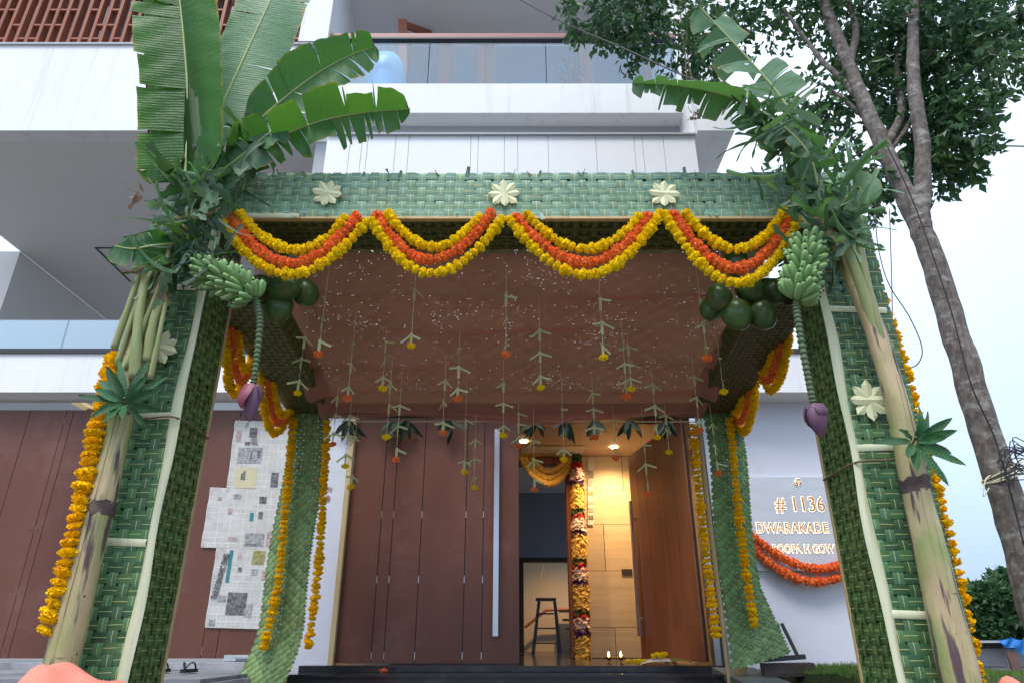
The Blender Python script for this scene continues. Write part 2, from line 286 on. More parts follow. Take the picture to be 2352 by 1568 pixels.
# ------------------------------------------------------------------ mesh helpers
class MB:
    def __init__(s): s.v = []; s.f = []; s.uv = []; s.mi = []; s.cur = 0
    def face(s, idx, uv=None):
        s.f.append(tuple(idx)); s.uv.append(uv or [(0, 0)] * len(idx)); s.mi.append(s.cur)
    def quad(s, a, b, c, d, uv=((0, 0), (1, 0), (1, 1), (0, 1))):
        n = len(s.v); s.v += [tuple(a), tuple(b), tuple(c), tuple(d)]; s.face((n, n + 1, n + 2, n + 3), list(uv)); return s
    def box(s, x0, x1, y0, y1, z0, z1):
        n = len(s.v)
        s.v += [(x0, y0, z0), (x1, y0, z0), (x1, y1, z0), (x0, y1, z0), (x0, y0, z1), (x1, y0, z1), (x1, y1, z1), (x0, y1, z1)]
        for q in ((0, 3, 2, 1), (4, 5, 6, 7), (0, 1, 5, 4), (1, 2, 6, 5), (2, 3, 7, 6), (3, 0, 4, 7)):
            s.face([n + i for i in q])
        return s
    def beam(s, a, b, w, h, up=Vector((0, 0, 1))):
        a = Vector(a); b = Vector(b); t = (b - a).normalized(); sd_ = t.cross(up)
        if sd_.length < 1e-4: sd_ = t.cross(Vector((0, 1, 0)))
        sd_.normalize(); u2 = sd_.cross(t); n = len(s.v)
        for p in (a, b):
            for i, j in ((-1, -1), (1, -1), (1, 1), (-1, 1)): s.v.append(tuple(p + sd_ * (i * w / 2) + u2 * (j * h / 2)))
        for q in ((0, 1, 2, 3), (7, 6, 5, 4), (0, 4, 5, 1), (1, 5, 6, 2), (2, 6, 7, 3), (3, 7, 4, 0)): s.face([n + i for i in q])
        return s
    def tube(s, pts, rad, seg=8, caps=True, flat=1.0):
        pts = [Vector(p) for p in pts]; k = len(pts)
        if not hasattr(rad, '__len__'): rad = [rad] * k
        n0 = len(s.v); prev = None; L = 0
        for i, p in enumerate(pts):
            t = (pts[min(i + 1, k - 1)] - pts[max(i - 1, 0)])
            t = t.normalized() if t.length > 1e-9 else Vector((0, 0, 1))
            if prev is None:
                a = t.cross(Vector((0.02, 1, 0.01))); a = a.normalized() if a.length > 1e-3 else t.cross(Vector((1, 0, 0))).normalized()
            else:
                a = (prev - t * prev.dot(t)).normalized()
            prev = a; b = t.cross(a)
            for j in range(seg):
                an = 2 * math.pi * j / seg
                s.v.append(tuple(p + (a * math.cos(an) + b * math.sin(an) * flat) * rad[i]))
        for i in range(k - 1):
            for j in range(seg):
                q = (n0 + i * seg + j, n0 + i * seg + (j + 1) % seg, n0 + (i + 1) * seg + (j + 1) % seg, n0 + (i + 1) * seg + j)
                s.face(q, [(i / k, j / seg), (i / k, (j + 1) / seg), ((i + 1) / k, (j + 1) / seg), ((i + 1) / k, j / seg)])
        if caps:
            s.face([n0 + j for j in range(seg)][::-1]); s.face([n0 + (k - 1) * seg + j for j in range(seg)])
        return s
    def grid(s, P, U=None, closed=False):
        nu = len(P); nv = len(P[0]); n0 = len(s.v)
        for row in P:
            for p in row: s.v.append(tuple(p))
        for i in range(nu - 1):
            for j in range(nv - 1):
                q = (n0 + i * nv + j, n0 + i * nv + j + 1, n0 + (i + 1) * nv + j + 1, n0 + (i + 1) * nv + j)
                if U: uv = [U[i][j], U[i][j + 1], U[i + 1][j + 1], U[i + 1][j]]
                else: uv = [(i / nu, j / nv), (i / nu, (j + 1) / nv), ((i + 1) / nu, (j + 1) / nv), ((i + 1) / nu, j / nv)]
                s.face(q, uv)
        return s
    def lathe(s, prof, c=(0, 0, 0), seg=20, M=None):
        c = Vector(c); P = []
        for r, z in prof:
            row = []
            for j in range(seg + 1):
                a = 2 * math.pi * j / seg; p = Vector((r * math.cos(a), r * math.sin(a), z))
                if M is not None: p = M @ p
                row.append(p + c)
            P.append(row)
        return s.grid(P)
    def mesh(s, name, mats, smooth=False):
        me = bpy.data.meshes.new(name); me.from_pydata(s.v, [], s.f)
        ul = me.uv_layers.new(name='UVMap')
        ul.data.foreach_set('uv', [c for f in s.uv for t in f for c in t])
        for m in (mats if isinstance(mats, (list, tuple)) else [mats]): me.materials.append(m)
        if any(s.mi): me.polygons.foreach_set('material_index', s.mi)
        if smooth: me.polygons.foreach_set('use_smooth', [True] * len(me.polygons))
        me.update(); return me
ROOT = {}
def base_of(o):
    return ROOT.get(o.name, Vector((0, 0, 0)))
def link(name, data, parent=None, M=None):
    o = bpy.data.objects.new(name, data); COL.objects.link(o)
    if parent is not None:
        o.parent = parent; o.matrix_parent_inverse = ROOT.get(parent.name, Matrix.Identity(4))
    if M is not None: o.matrix_basis = M
    return o
def tag(o, label, cat, group=None):
    o['label'] = label; o['category'] = cat
    if group: o['group'] = group
    return o
def thing(name, label, cat, loc=(0, 0, 0), group=None):
    o = bpy.data.objects.new(name, None); COL.objects.link(o); o.location = loc
    o.empty_display_size = 0.05
    ROOT[o.name] = Matrix.Translation(Vector(loc)).inverted()
    return tag(o, label, cat, group)
def part(name, mb, mat, parent=None, smooth=False):
    return link(name, mb.mesh(name, mat, smooth), parent)
def inst(name, me, M, parent):
    """a child that shares mesh data, placed by a world matrix"""
    o = link(name, me, parent)
    if parent.type != 'EMPTY' and parent.name in PM: o.matrix_parent_inverse = PM[parent.name].inverted()
    o.matrix_basis = M; return o
PM = {}
def struct(name, mb, mat, smooth=False):
    o = part(name, mb, mat, None, smooth); o['kind'] = 'structure'; return o
def bx(name, parent, mat, *ranges):
    return part(name, MB().box(*ranges), mat, parent)
def frame_M(o, x, y, z=None):
    x = Vector(x).normalized(); y = Vector(y); y = (y - x * y.dot(x)).normalized(); z = x.cross(y)
    return Matrix(((x.x, y.x, z.x, o[0]), (x.y, y.y, z.y, o[1]), (x.z, y.z, z.z, o[2]), (0, 0, 0, 1)))
def spline(P, n):
    P = [Vector(p) for p in P]; k = len(P); out = []
    for i in range(n):
        t = i / (n - 1) * (k - 1); a = min(int(t), k - 2); f = t - a
        p0 = P[max(a - 1, 0)]; p1 = P[a]; p2 = P[a + 1]; p3 = P[min(a + 2, k - 1)]
        out.append(0.5 * ((2 * p1) + (p2 - p0) * f + (2 * p0 - 5 * p1 + 4 * p2 - p3) * f * f + (3 * p1 - p0 - 3 * p2 + p3) * f ** 3))
    return out
def rvec(r=rnd):
    while True:
        v = Vector((r.uniform(-1, 1), r.uniform(-1, 1), r.uniform(-1, 1)))
        if 0.05 < v.length < 1: return v.normalized()
def zat(y, Y): return at(1176, y, Y).z
def xat(x, y, Y): return at(x, y, Y).x
def onx(x, y, X):
    d = ray(x, y); t = X / d.x; return Vector((X, d.y * t, d.z * t + CZ))

# ------------------------------------------------------------------ the setting: ground
YW = 6.6                                   # the plane of gate, door and compound wall
SILL = zat(1525, YW)
struct('ground', MB().box(-160, 160, -60, 260, -0.3, 0.0), ASPHALT)
PAVE = zat(1540, 6.0)
mb = MB()
xs = [-9.0, -7.3, -5.9, -4.6, -3.6, -2.75, -1.95]
pv = bpy.data.objects.new('pavement', None); COL.objects.link(pv); pv['kind'] = 'structure'
part('bed', MB().box(-9.05, -1.93, 4.75, 6.30, 0.002, PAVE - 0.03), KERB, pv)
for i in range(len(xs) - 1):
    for k, (y0, y1) in enumerate(((4.78, 5.5), (5.51, 6.28))):
        o = part('paving_slab', MB().box(xs[i] + 0.008, xs[i + 1] - 0.008, y0, y1, PAVE - 0.029, PAVE + rnd.uniform(-0.004, 0.004)), SLAB, pv)
struct('kerb', MB().box(-9.0, -2.0, 6.31, 6.52, 0.003, zat(1520, 6.4)), KERB)
LAWN = zat(1536, 6.4)
def lawn_h(x, y): return LAWN + 0.03 * math.sin(x * 3.1 + 1) * math.cos(y * 2.3) + 0.02 * math.sin(x * 7 + y * 5)
P = [[(2.05 + i * 0.12, 4.4 + j * 0.12, lawn_h(2.05 + i * 0.12, 4.4 + j * 0.12) if 0 < i and j > 0 else 0.0) for j in range(19)] for i in range(16)]
struct('lawn', MB().grid(P), SOIL, True)
g = MB()
for _ in range(9000):
    x = rnd.uniform(2.1, 3.8); y = rnd.uniform(4.6, 6.55); z = lawn_h(x, y) - 0.01
    h = rnd.uniform(0.02, 0.055); a = rnd.uniform(0, 6.28); w = 0.004
    dx, dy = math.cos(a) * w, math.sin(a) * w; lx, ly = rnd.uniform(-.02, .02), rnd.uniform(-.02, .02)
    n = len(g.v); g.v += [(x - dx, y - dy, z), (x + dx, y + dy, z), (x + lx, y + ly, z + h)]; g.face((n, n + 1, n + 2))
gr = part('grass', g, GRASS); gr['kind'] = 'stuff'
tag(gr, 'short green grass growing at the foot of the nameplate wall', 'grass')

# ------------------------------------------------------------------ the house
house = thing('house', 'white modern house with glass balcony, wooden louvres and open maroon entrance door', 'house', (0, YW, 0))
ZS = zat(300, 7.0)                          # underside of the upper storey
ZP = zat(105, 7.0)                          # top of the left parapet
bx('parapet', house, WHITE, -12.0, -2.75, 7.0, 7.22, ZS, ZP)
bx('parapet_cap', house, GREYP, -12.0, -2.75, 6.97, 7.26, ZP, ZP + 0.03)
sof = bx('soffit', house, SOFFIT, -8.35, -2.2, 7.22, 15.5, ZS + 0.002, ZS + 0.3)
c0 = at(220, 570, 7.0); 
def soff(x, y):
    d = ray(x, y); t = (ZS - CZ - 0.004) / d.z; return Vector((d.x * t, d.y * t, ZS - 0.004))
g = MB()
a, b, c = soff(300, 570), soff(220, 570), soff(300, 648)
g.beam(a, b, 0.035, 0.006); g.beam(b, c, 0.035, 0.006)
part('soffit_joint', g, FRAME, sof)
bx('side_wall', house, SOFFIT, -12.0, onx(40, 570, -8.35).x, 10.0, 15.5, 2.9, ZS)
bx('inner_wall', house, WHITE, -6.2, -2.2, 11.0, 11.2, 2.9, ZS)
# right-hand upper block and its underside
XR = xat(1688, 300, 7.0)
bx('upper_side_wall', house, WHITE, XR - 0.48, XR, 7.0, 12.5, ZS, 12.0)
# balcony: parapet, recessed wall, clad wall below
ZB0, ZB1 = zat(262, 7.0), zat(195, 7.0)
XB = xat(1565, 230, 7.0)
bx('balcony_parapet', house, WHITE, -2.75, XB, 6.98, 7.2, ZB0, ZB1)
bx('balcony_floor', house, SOFFIT, -2.75, XR - 0.48, 7.2, 9.4, ZB0 + 0.003, ZB0 + 0.2)
bx('recessed_wall', house, GREYP, -2.6, XB + 0.02, 7.24, 7.4, ZS - 0.9, ZB0)
bx('return_wall', house, WHITE, XB + 0.003, XR - 0.483, 7.1, 9.4, ZS + 0.005, 12)
CT = zat(311, 6.9)
XCL, XCR = -2.35, xat(1596, 312, 6.9)
gx = [x for x in (-2.35, -2.05, -1.9)] + [xat(z_ * 0.4101 + 735, 390, 6.9) for z_ in (250, 410, 485, 840, 882, 1032, 1108, 1282, 1555, 1775, 1822, 1942)]
gx = sorted(x for x in gx if x < XCR - 0.05) + [XCR]
bx('clad_core', house, CLAD, XCL + 0.02, XCR - 0.02, 6.93, 15, 3.2, CT - 0.01)
for i in range(len(gx) - 1):
    bx('cladding_panel', house, CLAD, gx[i] + 0.004, gx[i + 1] - 0.004, 6.915, 6.928, 3.2, CT)
bx('cladding_cap', house, GREYP, XCL, XCR + 0.012, 6.875, 7.23, CT, CT + 0.022)
bx('cladding_return', house, CLAD, XCR - 0.018, XCR, 6.93, 9.0, 3.2, CT)
# balcony glass
ZG1 = zat(86, 7.05)
ex = [-2.72, xat(985, 140, 7.08), xat(1254, 140, 7.08), XB]
for i in range(3):
    bx('glass_pane', house, GLASS, ex[i] + 0.006, ex[i + 1] - 0.006, 7.08, 7.095, ZB1 - 0.02, ZG1)
hr = bx('handrail', house, PINKRAIL, -2.78, XB + 0.05, 7.045, 7.13, ZG1, ZG1 + 0.07)
bx('rail_channel', house, FRAME, -2.78, XB + 0.05, 7.04, 7.135, ZG1 - 0.035, ZG1 - 0.002)
bx('glass_channel', house, GREYP, -2.75, XB, 7.05, 7.12, ZB1, ZB1 + 0.022)
ZC = zat(75, 8.3)
bx('balcony_ceiling', house, SOFFIT, -2.55, XR - 0.483, 7.0, 9.6, ZC, ZC + 0.3)
bx('balcony_fin', house, WHITE, -2.95, -2.55, 6.96, 9.6, ZP + 0.04, 13.0)
bx('upper_fascia', house, WHITE, -2.549, XR - 0.484, 6.97, 7.2, ZC + 0.302, 13)
bx('balcony_back_wall', house, WHITE, -2.55, XR - 0.484, 8.46, 8.6, ZB0 + 0.2, ZC)
for px, wd in ((925, .16), (1020, .2), (1105, .12), (1125, .12), (1345, .2), (1490, .14)):
    x = xat(px, 150, 8.34)
    bx('door_post', house, WOODPOST, x - wd / 2, x + wd / 2, 8.34, 8.455, ZB0 + 0.203, ZC - 0.003)
for a_, b_ in ((940, 1005), (1035, 1098), (1140, 1330), (1365, 1480)):
    bx('window_pane', house, PANE, xat(a_, 150, 8.40), xat(b_, 150, 8.40), 8.40, 8.42, ZB0 + 0.25, ZC - 0.2)
dl = part('open_balcony_door', MB().beam(at(925, 200, 7.6), at(925, 47, 7.6), 0.13, 0.05, Vector((0, 1, 0))), WOOD, house)
part('top_rail', MB().beam(at(925, 47, 7.6) + Vector((0.0, 0.02, -0.06)), at(990, 80, 8.3), 0.05, 0.11), WOOD, dl)
for px in (866, 1128):
    p = at(px, -12, 7.35)
    l = part('downlight', MB().tube([(p.x, p.y, ZC), (p.x, p.y, ZC - 0.2)], 0.045, 14), FRAME, house)
    part('lens', MB().tube([(p.x, p.y, ZC - 0.201), (p.x, p.y, ZC - 0.205)], 0.03, 12), STEEL, l)
# louvre screen on the left block
lou = part('louvre_screen', MB().box(-8.5, -2.96, 7.02, 7.20, ZP + 2.4, ZP + 2.5), WOOD, house)
sl = MB().box(-0.022, 0.022, -0.05, 0.05, 0, 2.4).mesh('slat', WOOD)
cr = MB().box(-0.052, 0.052, -0.045, 0.045, 0, 0.03).mesh('cross_piece', WOOD)
for i in range(36):
    x = -8.3 + i * 0.149
    inst('slat', sl, Matrix.Translation((x, 7.11, ZP + 0.032)), lou)
    for k, zz in enumerate((0.16, 0.42, 0.72, 1.1)):
        if (i + k * 2 + (i // 3)) % 3 == 0 or (i * 7 + k * 3) % 5 == 0:
            inst('cross_piece', cr, Matrix.Translation((x + 0.0745, 7.11, ZP + 0.032 + zz)), lou)
for i in range(9):
    x = -8.4 + i * 0.64
    w = part('upper_window', MB().box(x, x + 0.06, 7.62, 7.70, ZP, ZP + 2.5), FRAME, house)
    for k in range(3):
        part('pane', MB().box(x + 0.07, x + 0.62, 7.65, 7.665, ZP + 0.06 + k * 0.5, ZP + 0.52 + k * 0.5), PANE, w)
bx('room_back', house, GREYP, -8.5, -2.96, 8.4, 8.5, ZP, ZP + 2.5)
bx('upper_roof', house, SOFFIT, -12, -2.96, 7.02, 8.5, ZP + 2.502, ZP + 2.8)
# first-floor band and terrace glass
ZK0, ZK1 = zat(900, 6.4), zat(812, 6.4)
XE = 3.32
bx('terrace_band', house, WHITE, -12, XE, 6.4, 6.72, ZK0, ZK1)
bx('band_rail', house, FRAME, -12, XE, 6.38, 6.74, ZK1, ZK1 + 0.05)
ZT = zat(735, 6.55)
for a_, b_ in ((-9.5, -6.0), (-6.0, xat(148, 770, 6.55)), (xat(148, 770, 6.55), -2.4)):
    bx('terrace_glass', house, GLASS2, a_ + 0.004, b_ - 0.004, 6.55, 6.565, ZK1 + 0.05, ZT)
# compound walls at the door
JL = xat(768, 1525, YW); JR = xat(1650, 1525, YW)
bx('pier', house, COMPOUND, -2.12, JL - 0.05, YW - 0.04, 7.3, 0.0, ZK0)
bx('name_wall', house, COMPOUND, JR + 0.09, XE, 6.7, 6.95, 0.0, ZK0)
bx('lintel', house, MAROON, JL - 0.05, JR + 0.09, 6.72, 6.95, 2.72, ZK0)
bx('jamb', house, WOODL, JL - 0.047, JL - 0.003, YW - 0.06, YW + 0.1, SILL, 2.719)
jr = bx('jamb', house, STEEL, JR - 0.03, JR + 0.03, YW - 0.03, YW + 0.1, SILL, 2.719)
bx('jamb_seal', house, FRAME, JR + 0.032, JR + 0.087, YW - 0.05, YW + 0.1, SILL, 2.719)
# door leaf, closed
dx = [JL] + [xat(q, 1335, YW) for q in (865, 893, 961, 1066, 1108)] + [xat(1193, 1335, YW)]
leaf = bx('door_leaf', house, FRAME, JL, dx[-1] - 0.002, YW + 0.014, YW + 0.05, SILL + 0.012, 2.70)
ZD = SILL + 0.01
for i in range(6):
    bx('panel', leaf, MAROON, dx[i] + 0.004, dx[i + 1] - 0.004, YW, YW + 0.013, ZD, 2.70)
    for zz in (zat(1505, YW), zat(1330, YW), zat(1180, YW)):
        part('screw', MB().tube([(dx[i] + 0.03, YW - 0.001, zz), (dx[i] + 0.03, YW - 0.004, zz)], 0.006, 8), MAROON, leaf)
    if i: 
        for zz in (zat(1505, YW), zat(1330, YW), zat(1180, YW)):
            part('seam_clip', MB().box(dx[i] - 0.003, dx[i] + 0.003, YW + 0.002, YW + 0.01, zz - 0.03, zz + 0.03), STEEL, leaf)
hx = xat(1140, 1240, YW)
h = part('door_handle', MB().box(hx - 0.024, hx + 0.024, YW - 0.075, YW - 0.045, zat(1460, YW - .06), zat(985, YW - .06)), STEEL, leaf)
for zz in (zat(1420, YW), zat(1050, YW)):
    part('standoff', MB().tube([(hx, YW - 0.045, zz), (hx, YW, zz)], 0.012, 8), STEEL, h)
# door leaf, open
H = Vector((JR - 0.07, YW + 0.06, 0)); th = R(80); du = Vector((-math.cos(th), math.sin(th), 0)); dn = Vector((-math.sin(th), -math.cos(th), 0))
leaf2 = part('open_door_leaf', MB().beam(H + du * 0.81 + Vector((0, 0, SILL + 0.02)), H + du * 0.81 + Vector((0, 0, 2.69)), 1.60, 0.03, dn), DARKW, house)
edges = [0, 0.32, 0.62, 0.74, 1.1, 1.36, 1.62]
for i in range(6):
    m_ = (edges[i] + edges[i + 1]) / 2; w_ = edges[i + 1] - edges[i] - 0.006
    part('panel', MB().beam(H + du * m_ + dn * 0.024 + Vector((0, 0, SILL + 0.016)), H + du * m_ + dn * 0.024 + Vector((0, 0, 2.695)), w_, 0.012, dn), WOODLEAF, leaf2)
hp = H + du * 1.50 + dn * 0.08
h = part('door_handle', MB().beam(hp + Vector((0, 0, zat(1460, hp.y))), hp + Vector((0, 0, zat(1150, hp.y))), 0.045, 0.03, dn), STEEL, leaf2)
for zz in (zat(1420, hp.y), zat(1190, hp.y)):
    part('standoff', MB().tube([hp + Vector((0, 0, zz)), hp - dn * 0.06 + Vector((0, 0, zz))], 0.012, 8), STEEL, h)
# threshold and steps
bx('threshold', house, GRANITE, JL - 0.22, JR + 0.12, 6.28, 6.72, 0.0, SILL)
ZS2 = zat(1551, 6.1)
bx('step', house, GRANITE, JL - 0.35, JR + 0.28, 5.85, 6.279, 0.0, ZS2)
bx('step_nosing', house, GRANITE, JL - 0.36, JR + 0.29, 5.83, 6.10, ZS2, ZS2 + 0.02)
# porch behind the door
YP = 9.2; ZCE = zat(1046, YP)
bx('porch_floor', house, GRANITE, -2.1, XE, 6.721, 14.5, 0.3, SILL - 0.004)
bx('porch_ceiling', house, CEIL, -2.1, 1.98, 6.951, YP + 0.2, ZCE, ZCE + 0.2)
bx('porch_side_wall', house, CREAM, 1.98, 2.1, 6.951, YP + 0.2, 0.3, 2.9)
bx('porch_left_wall', house, CREAM, -2.2, -2.1, 7.31, 14.5, 0.3, 4.2)
XT = xat(1322, 1300, YP)
tz = [SILL, zat(1425, YP), zat(1313, YP), zat(1203, YP), zat(1095 + 85, YP) , zat(1120, YP), ZCE]
tz = [SILL, zat(1440, YP), zat(1310, YP), zat(1203, YP), zat(1124, YP), ZCE - 0.001]
splits = [[1412], [], [1388], [], [1430]]
bx('stone_backing', house, FRAME, XT, 1.979, YP + 0.02, YP + 0.2, 0.3, ZCE)
for i in range(5):
    xs_ = [XT] + [xat(q, (1440, 1380, 1250, 1160, 1090)[i], YP) for q in splits[i]] + [1.978]
    for k in range(len(xs_) - 1):
        bx('stone_tile', house, STONE, xs_[k] + 0.004, xs_[k + 1] - 0.004, YP, YP + 0.018, tz[i] + 0.003, tz[i + 1] - 0.003)
bx('switch_plate', house, FRAME, xat(1428, 1313, YP), xat(1452, 1313, YP), YP - 0.012, YP - 0.001, zat(1320, YP), zat(1306, YP))
XI = xat(1306, 1300, YP - 0.05)
fr = bx('inner_door_frame', house, WOODLEAF, XI, XT - 0.002, YP - 0.08, YP + 0.15, SILL, ZCE - 0.002)
bx('frame_head', fr, WOODLEAF, -1.0, XI - 0.002, YP - 0.08, YP + 0.15, ZCE - 0.12, ZCE - 0.002)
YH = 13.0
hz = zat(1290, YH); hx0, hx1 = xat(1203, 1400, YH), xat(1308, 1400, YH)
hw = bx('hall_wall', house, HALL, -2.1, 3.4, YH, YH + 0.15, hz + 0.08, 4.2)
bx('wall_return', hw, HALL, -2.1, hx0 - 0.08, YH, YH + 0.15, 0.3, hz + 0.08)
bx('wall_return', hw, HALL, hx1 + 0.08, 3.4, YH, YH + 0.15, 0.3, hz + 0.08)
of = bx('hall_door_frame', house, DARKW, hx0 - 0.08, hx1 + 0.08, YH - 0.03, YH + 0.16, hz, hz + 0.079)
bx('frame_post', of, DARKW, hx0 - 0.08, hx0, YH - 0.03, YH + 0.16, SILL, hz)
bx('frame_post', of, DARKW, hx1, hx1 + 0.08, YH - 0.03, YH + 0.16, SILL, hz)
bx('hall_ceiling', house, FRAME, -2.1, 3.4, YP + 0.21, YH, zat(1126, YH), zat(1126, YH) + 0.1)
bx('far_room_wall', house, CREAM, -2.0, 4.0, 15.6, 15.7, 0.2, 3.4)
bx('far_room_floor', house, DARKW, -2.0, 4.0, 14.51, 15.6, 0.2, SILL - 0.01)
st = bx('staircase', house, DARKW, 1.38, 2.6, 14.6, 15.5, 0.4, 0.5)
for k in range(5):
    bx('tread', st, DARKW, 1.12 - k * 0.06 + 0.1, 2.4, 14.7 + 0.1 * k, 14.98 + 0.1 * k, SILL + 0.06 + 0.17 * k, SILL + 0.10 + 0.17 * k)
part('banister', MB().tube([at(1205, 1440, 15.2), at(1255, 1400, 15.2), at(1310, 1398, 15.2)], 0.03, 8), WOOD, st)
part('hanging_wire', MB().tube(spline([at(1247, 1295, 14), at(1243, 1320, 14), at(1247, 1332, 14), at(1250, 1320, 14), at(1247, 1295, 14)], 16), 0.006, 5), STRING, st)
# porch downlights, then an unseen lamp for the far room
def lit(x, y, Y, z, power, mat=LAMPW):
    p = at(x, y, Y); p.z = z
    d = part('ceiling_downlight', MB().tube([(p.x, p.y, z - 0.002), (p.x, p.y, z - 0.012)], 0.045, 16), LAMPW, house)
    L = bpy.data.lights.new('indoor_lamp', 'SPOT'); L.energy = power; L.color = (1.0, 0.60, 0.26); L.shadow_soft_size = 0.05
    L.spot_size = R(150); L.spot_blend = 0.8
    lo = bpy.data.objects.new('indoor_lamp', L); COL.objects.link(lo); lo.location = (p.x, p.y, z - 0.03)
def ceilpt(x, y, z):
    d = ray(x, y); t = (z - CZ) / d.z; return d.y * t
lit(1410, 1025, ceilpt(1410, 1025, ZCE), ZCE, 120)
lit(1203, 1012, ceilpt(1203, 1012, ZCE), ZCE, 60)
lit(1300, 1000, 14.2, 2.6, 90)  # far room lamp, out of view behind the hall wall
# handprint on the pier
g = MB(); hc = at(752, 1140, YW - 0.04); hy = YW - 0.0425
def blob(cx, cz, rx, rz, ang=0):
    n = len(g.v); k = 12
    for j in range(k):
        a = 2 * math.pi * j / k; r = rnd.uniform(0.85, 1.1)
        px, pz = rx * math.cos(a) * r, rz * math.sin(a) * r
        g.v.append((hc.x + cx + px * math.cos(ang) - pz * math.sin(ang), hy, hc.z + cz + px * math.sin(ang) + pz * math.cos(ang)))
    g.face(range(n, n + k))
blob(0, -0.02, 0.036, 0.035); blob(-0.048, 0.01, 0.009, 0.026, 0.6)
for k in range(4): blob(-0.03 + k * 0.02, 0.062 + (0.012 if k in (1, 2) else 0), 0.0075, 0.028, 0.14 - 0.09 * k)
part('handprint', g, pmat('turmeric_red_print', (0.22, 0.085, 0.05), (0.4, 0.3, 0.28), 60, 0.9), house)

# ------------------------------------------------------------------ maroon boundary gate on the left
gate = thing('boundary_gate', 'wide maroon panel gate with newspapers taped on it', 'gate', (-4.5, YW, PAVE))
GZ0, GZ1 = zat(1511, YW), zat(941, YW)
gxs = [-9.0, -8.1, -7.2, -6.35, -5.6, xat(70, 947, YW), xat(80, 1212, YW), xat(98, 1212, YW), -3.7, -3.1, xat(463, 1488, YW), xat(498, 1488, YW), -2.13]
bx('back_frame', gate, FRAME, -9, -2.13, YW + 0.03, YW + 0.07, GZ0 + 0.05, GZ0 + 0.15)
bx('back_frame', gate, FRAME, -9, -2.13, YW + 0.03, YW + 0.07, GZ1 - 0.2, GZ1 - 0.1)
for i in range(len(gxs) - 1):
    bx('panel', gate, MAROON, gxs[i] + 0.003, gxs[i + 1] - 0.003, YW, YW + 0.028, GZ0, GZ1)
    for zz in (GZ0 + 0.06, GZ0 + 0.55, GZ0 + 1.1, GZ1 - 0.12):
        part('screw', MB().tube([(gxs[i + 1] - 0.04, YW - 0.001, zz), (gxs[i + 1] - 0.04, YW - 0.004, zz)], 0.006, 8), MAROON, gate)
        if i % 2: part('seam_clip', MB().box(gxs[i + 1] - 0.003, gxs[i + 1] + 0.003, YW + 0.004, YW + 0.012, zz - 0.03, zz + 0.03), STEEL, gate)
p0, p1 = at(518, 1517, YW - 0.05), at(610, 1503, YW - 0.05)
lk = part('gate_motor', MB().box(p0.x, p1.x, YW - 0.1, YW - 0.01, p0.z, p1.z), GREYP, gate)
part('motor_arm', MB().box(p0.x + 0.1, p1.x + 0.03, YW - 0.13, YW - 0.101, p0.z + 0.02, p1.z - 0.015), STEEL, lk)
part('track', MB().box(-9, -2.1, YW - 0.02, YW + 0.1, GZ0 - 0.05, GZ0 - 0.02), STEEL, gate)
# things glimpsed behind the gate
tb = tag(part('timber_plank', MB().beam(at(165, 915, 7.4), at(215, 945, 7.2), 0.16, 0.05), WOODL), 'pale timber plank resting above the top edge of the maroon gate', 'plank')

# ------------------------------------------------------------------ palm-leaf pavilion
PX, PW, PY0, PY1 = 1.815, 0.37, 3.55, 3.93         # inner x of the posts, their width, front and back
BZ0, BZ1 = zat(496, PY0), zat(400, PY0)            # front beam
pav = thing('palm_leaf_canopy', 'festive entrance canopy of woven green palm leaves on four wrapped posts', 'canopy', (0, PY0, 0))
def ribbon(n, pitch, w, phase, amp=0.004, jag=0.012, r=rnd, sub=5, mat=None):
    g = MB(); rows = []; U = []
    k = n * sub; j0 = -r.uniform(0.002, jag); L = n * pitch; j1 = L + r.uniform(0.002, jag)
    wob = r.uniform(0, 6.28)
    for i in range(k + 1):
        x = j0 + (j1 - j0) * i / k
        s_ = math.sin(math.pi * x / pitch) * phase
        z = amp * max(-1, min(1, 1.9 * s_))
        ww = w * (0.96 + 0.05 * math.sin(x * 19 + wob)); dy = 0.0025 * math.sin(x * 11 + wob * 2)
        rows.append([(x, -ww / 2 + dy, z), (x, dy, z + 0.0007), (x, ww / 2 + dy, z)])
        U.append([(x * 10, 0), (x * 10, 0.5), (x * 10, 1)])
    g.grid(rows, U); return g.mesh('leaf_strip', mat, True)
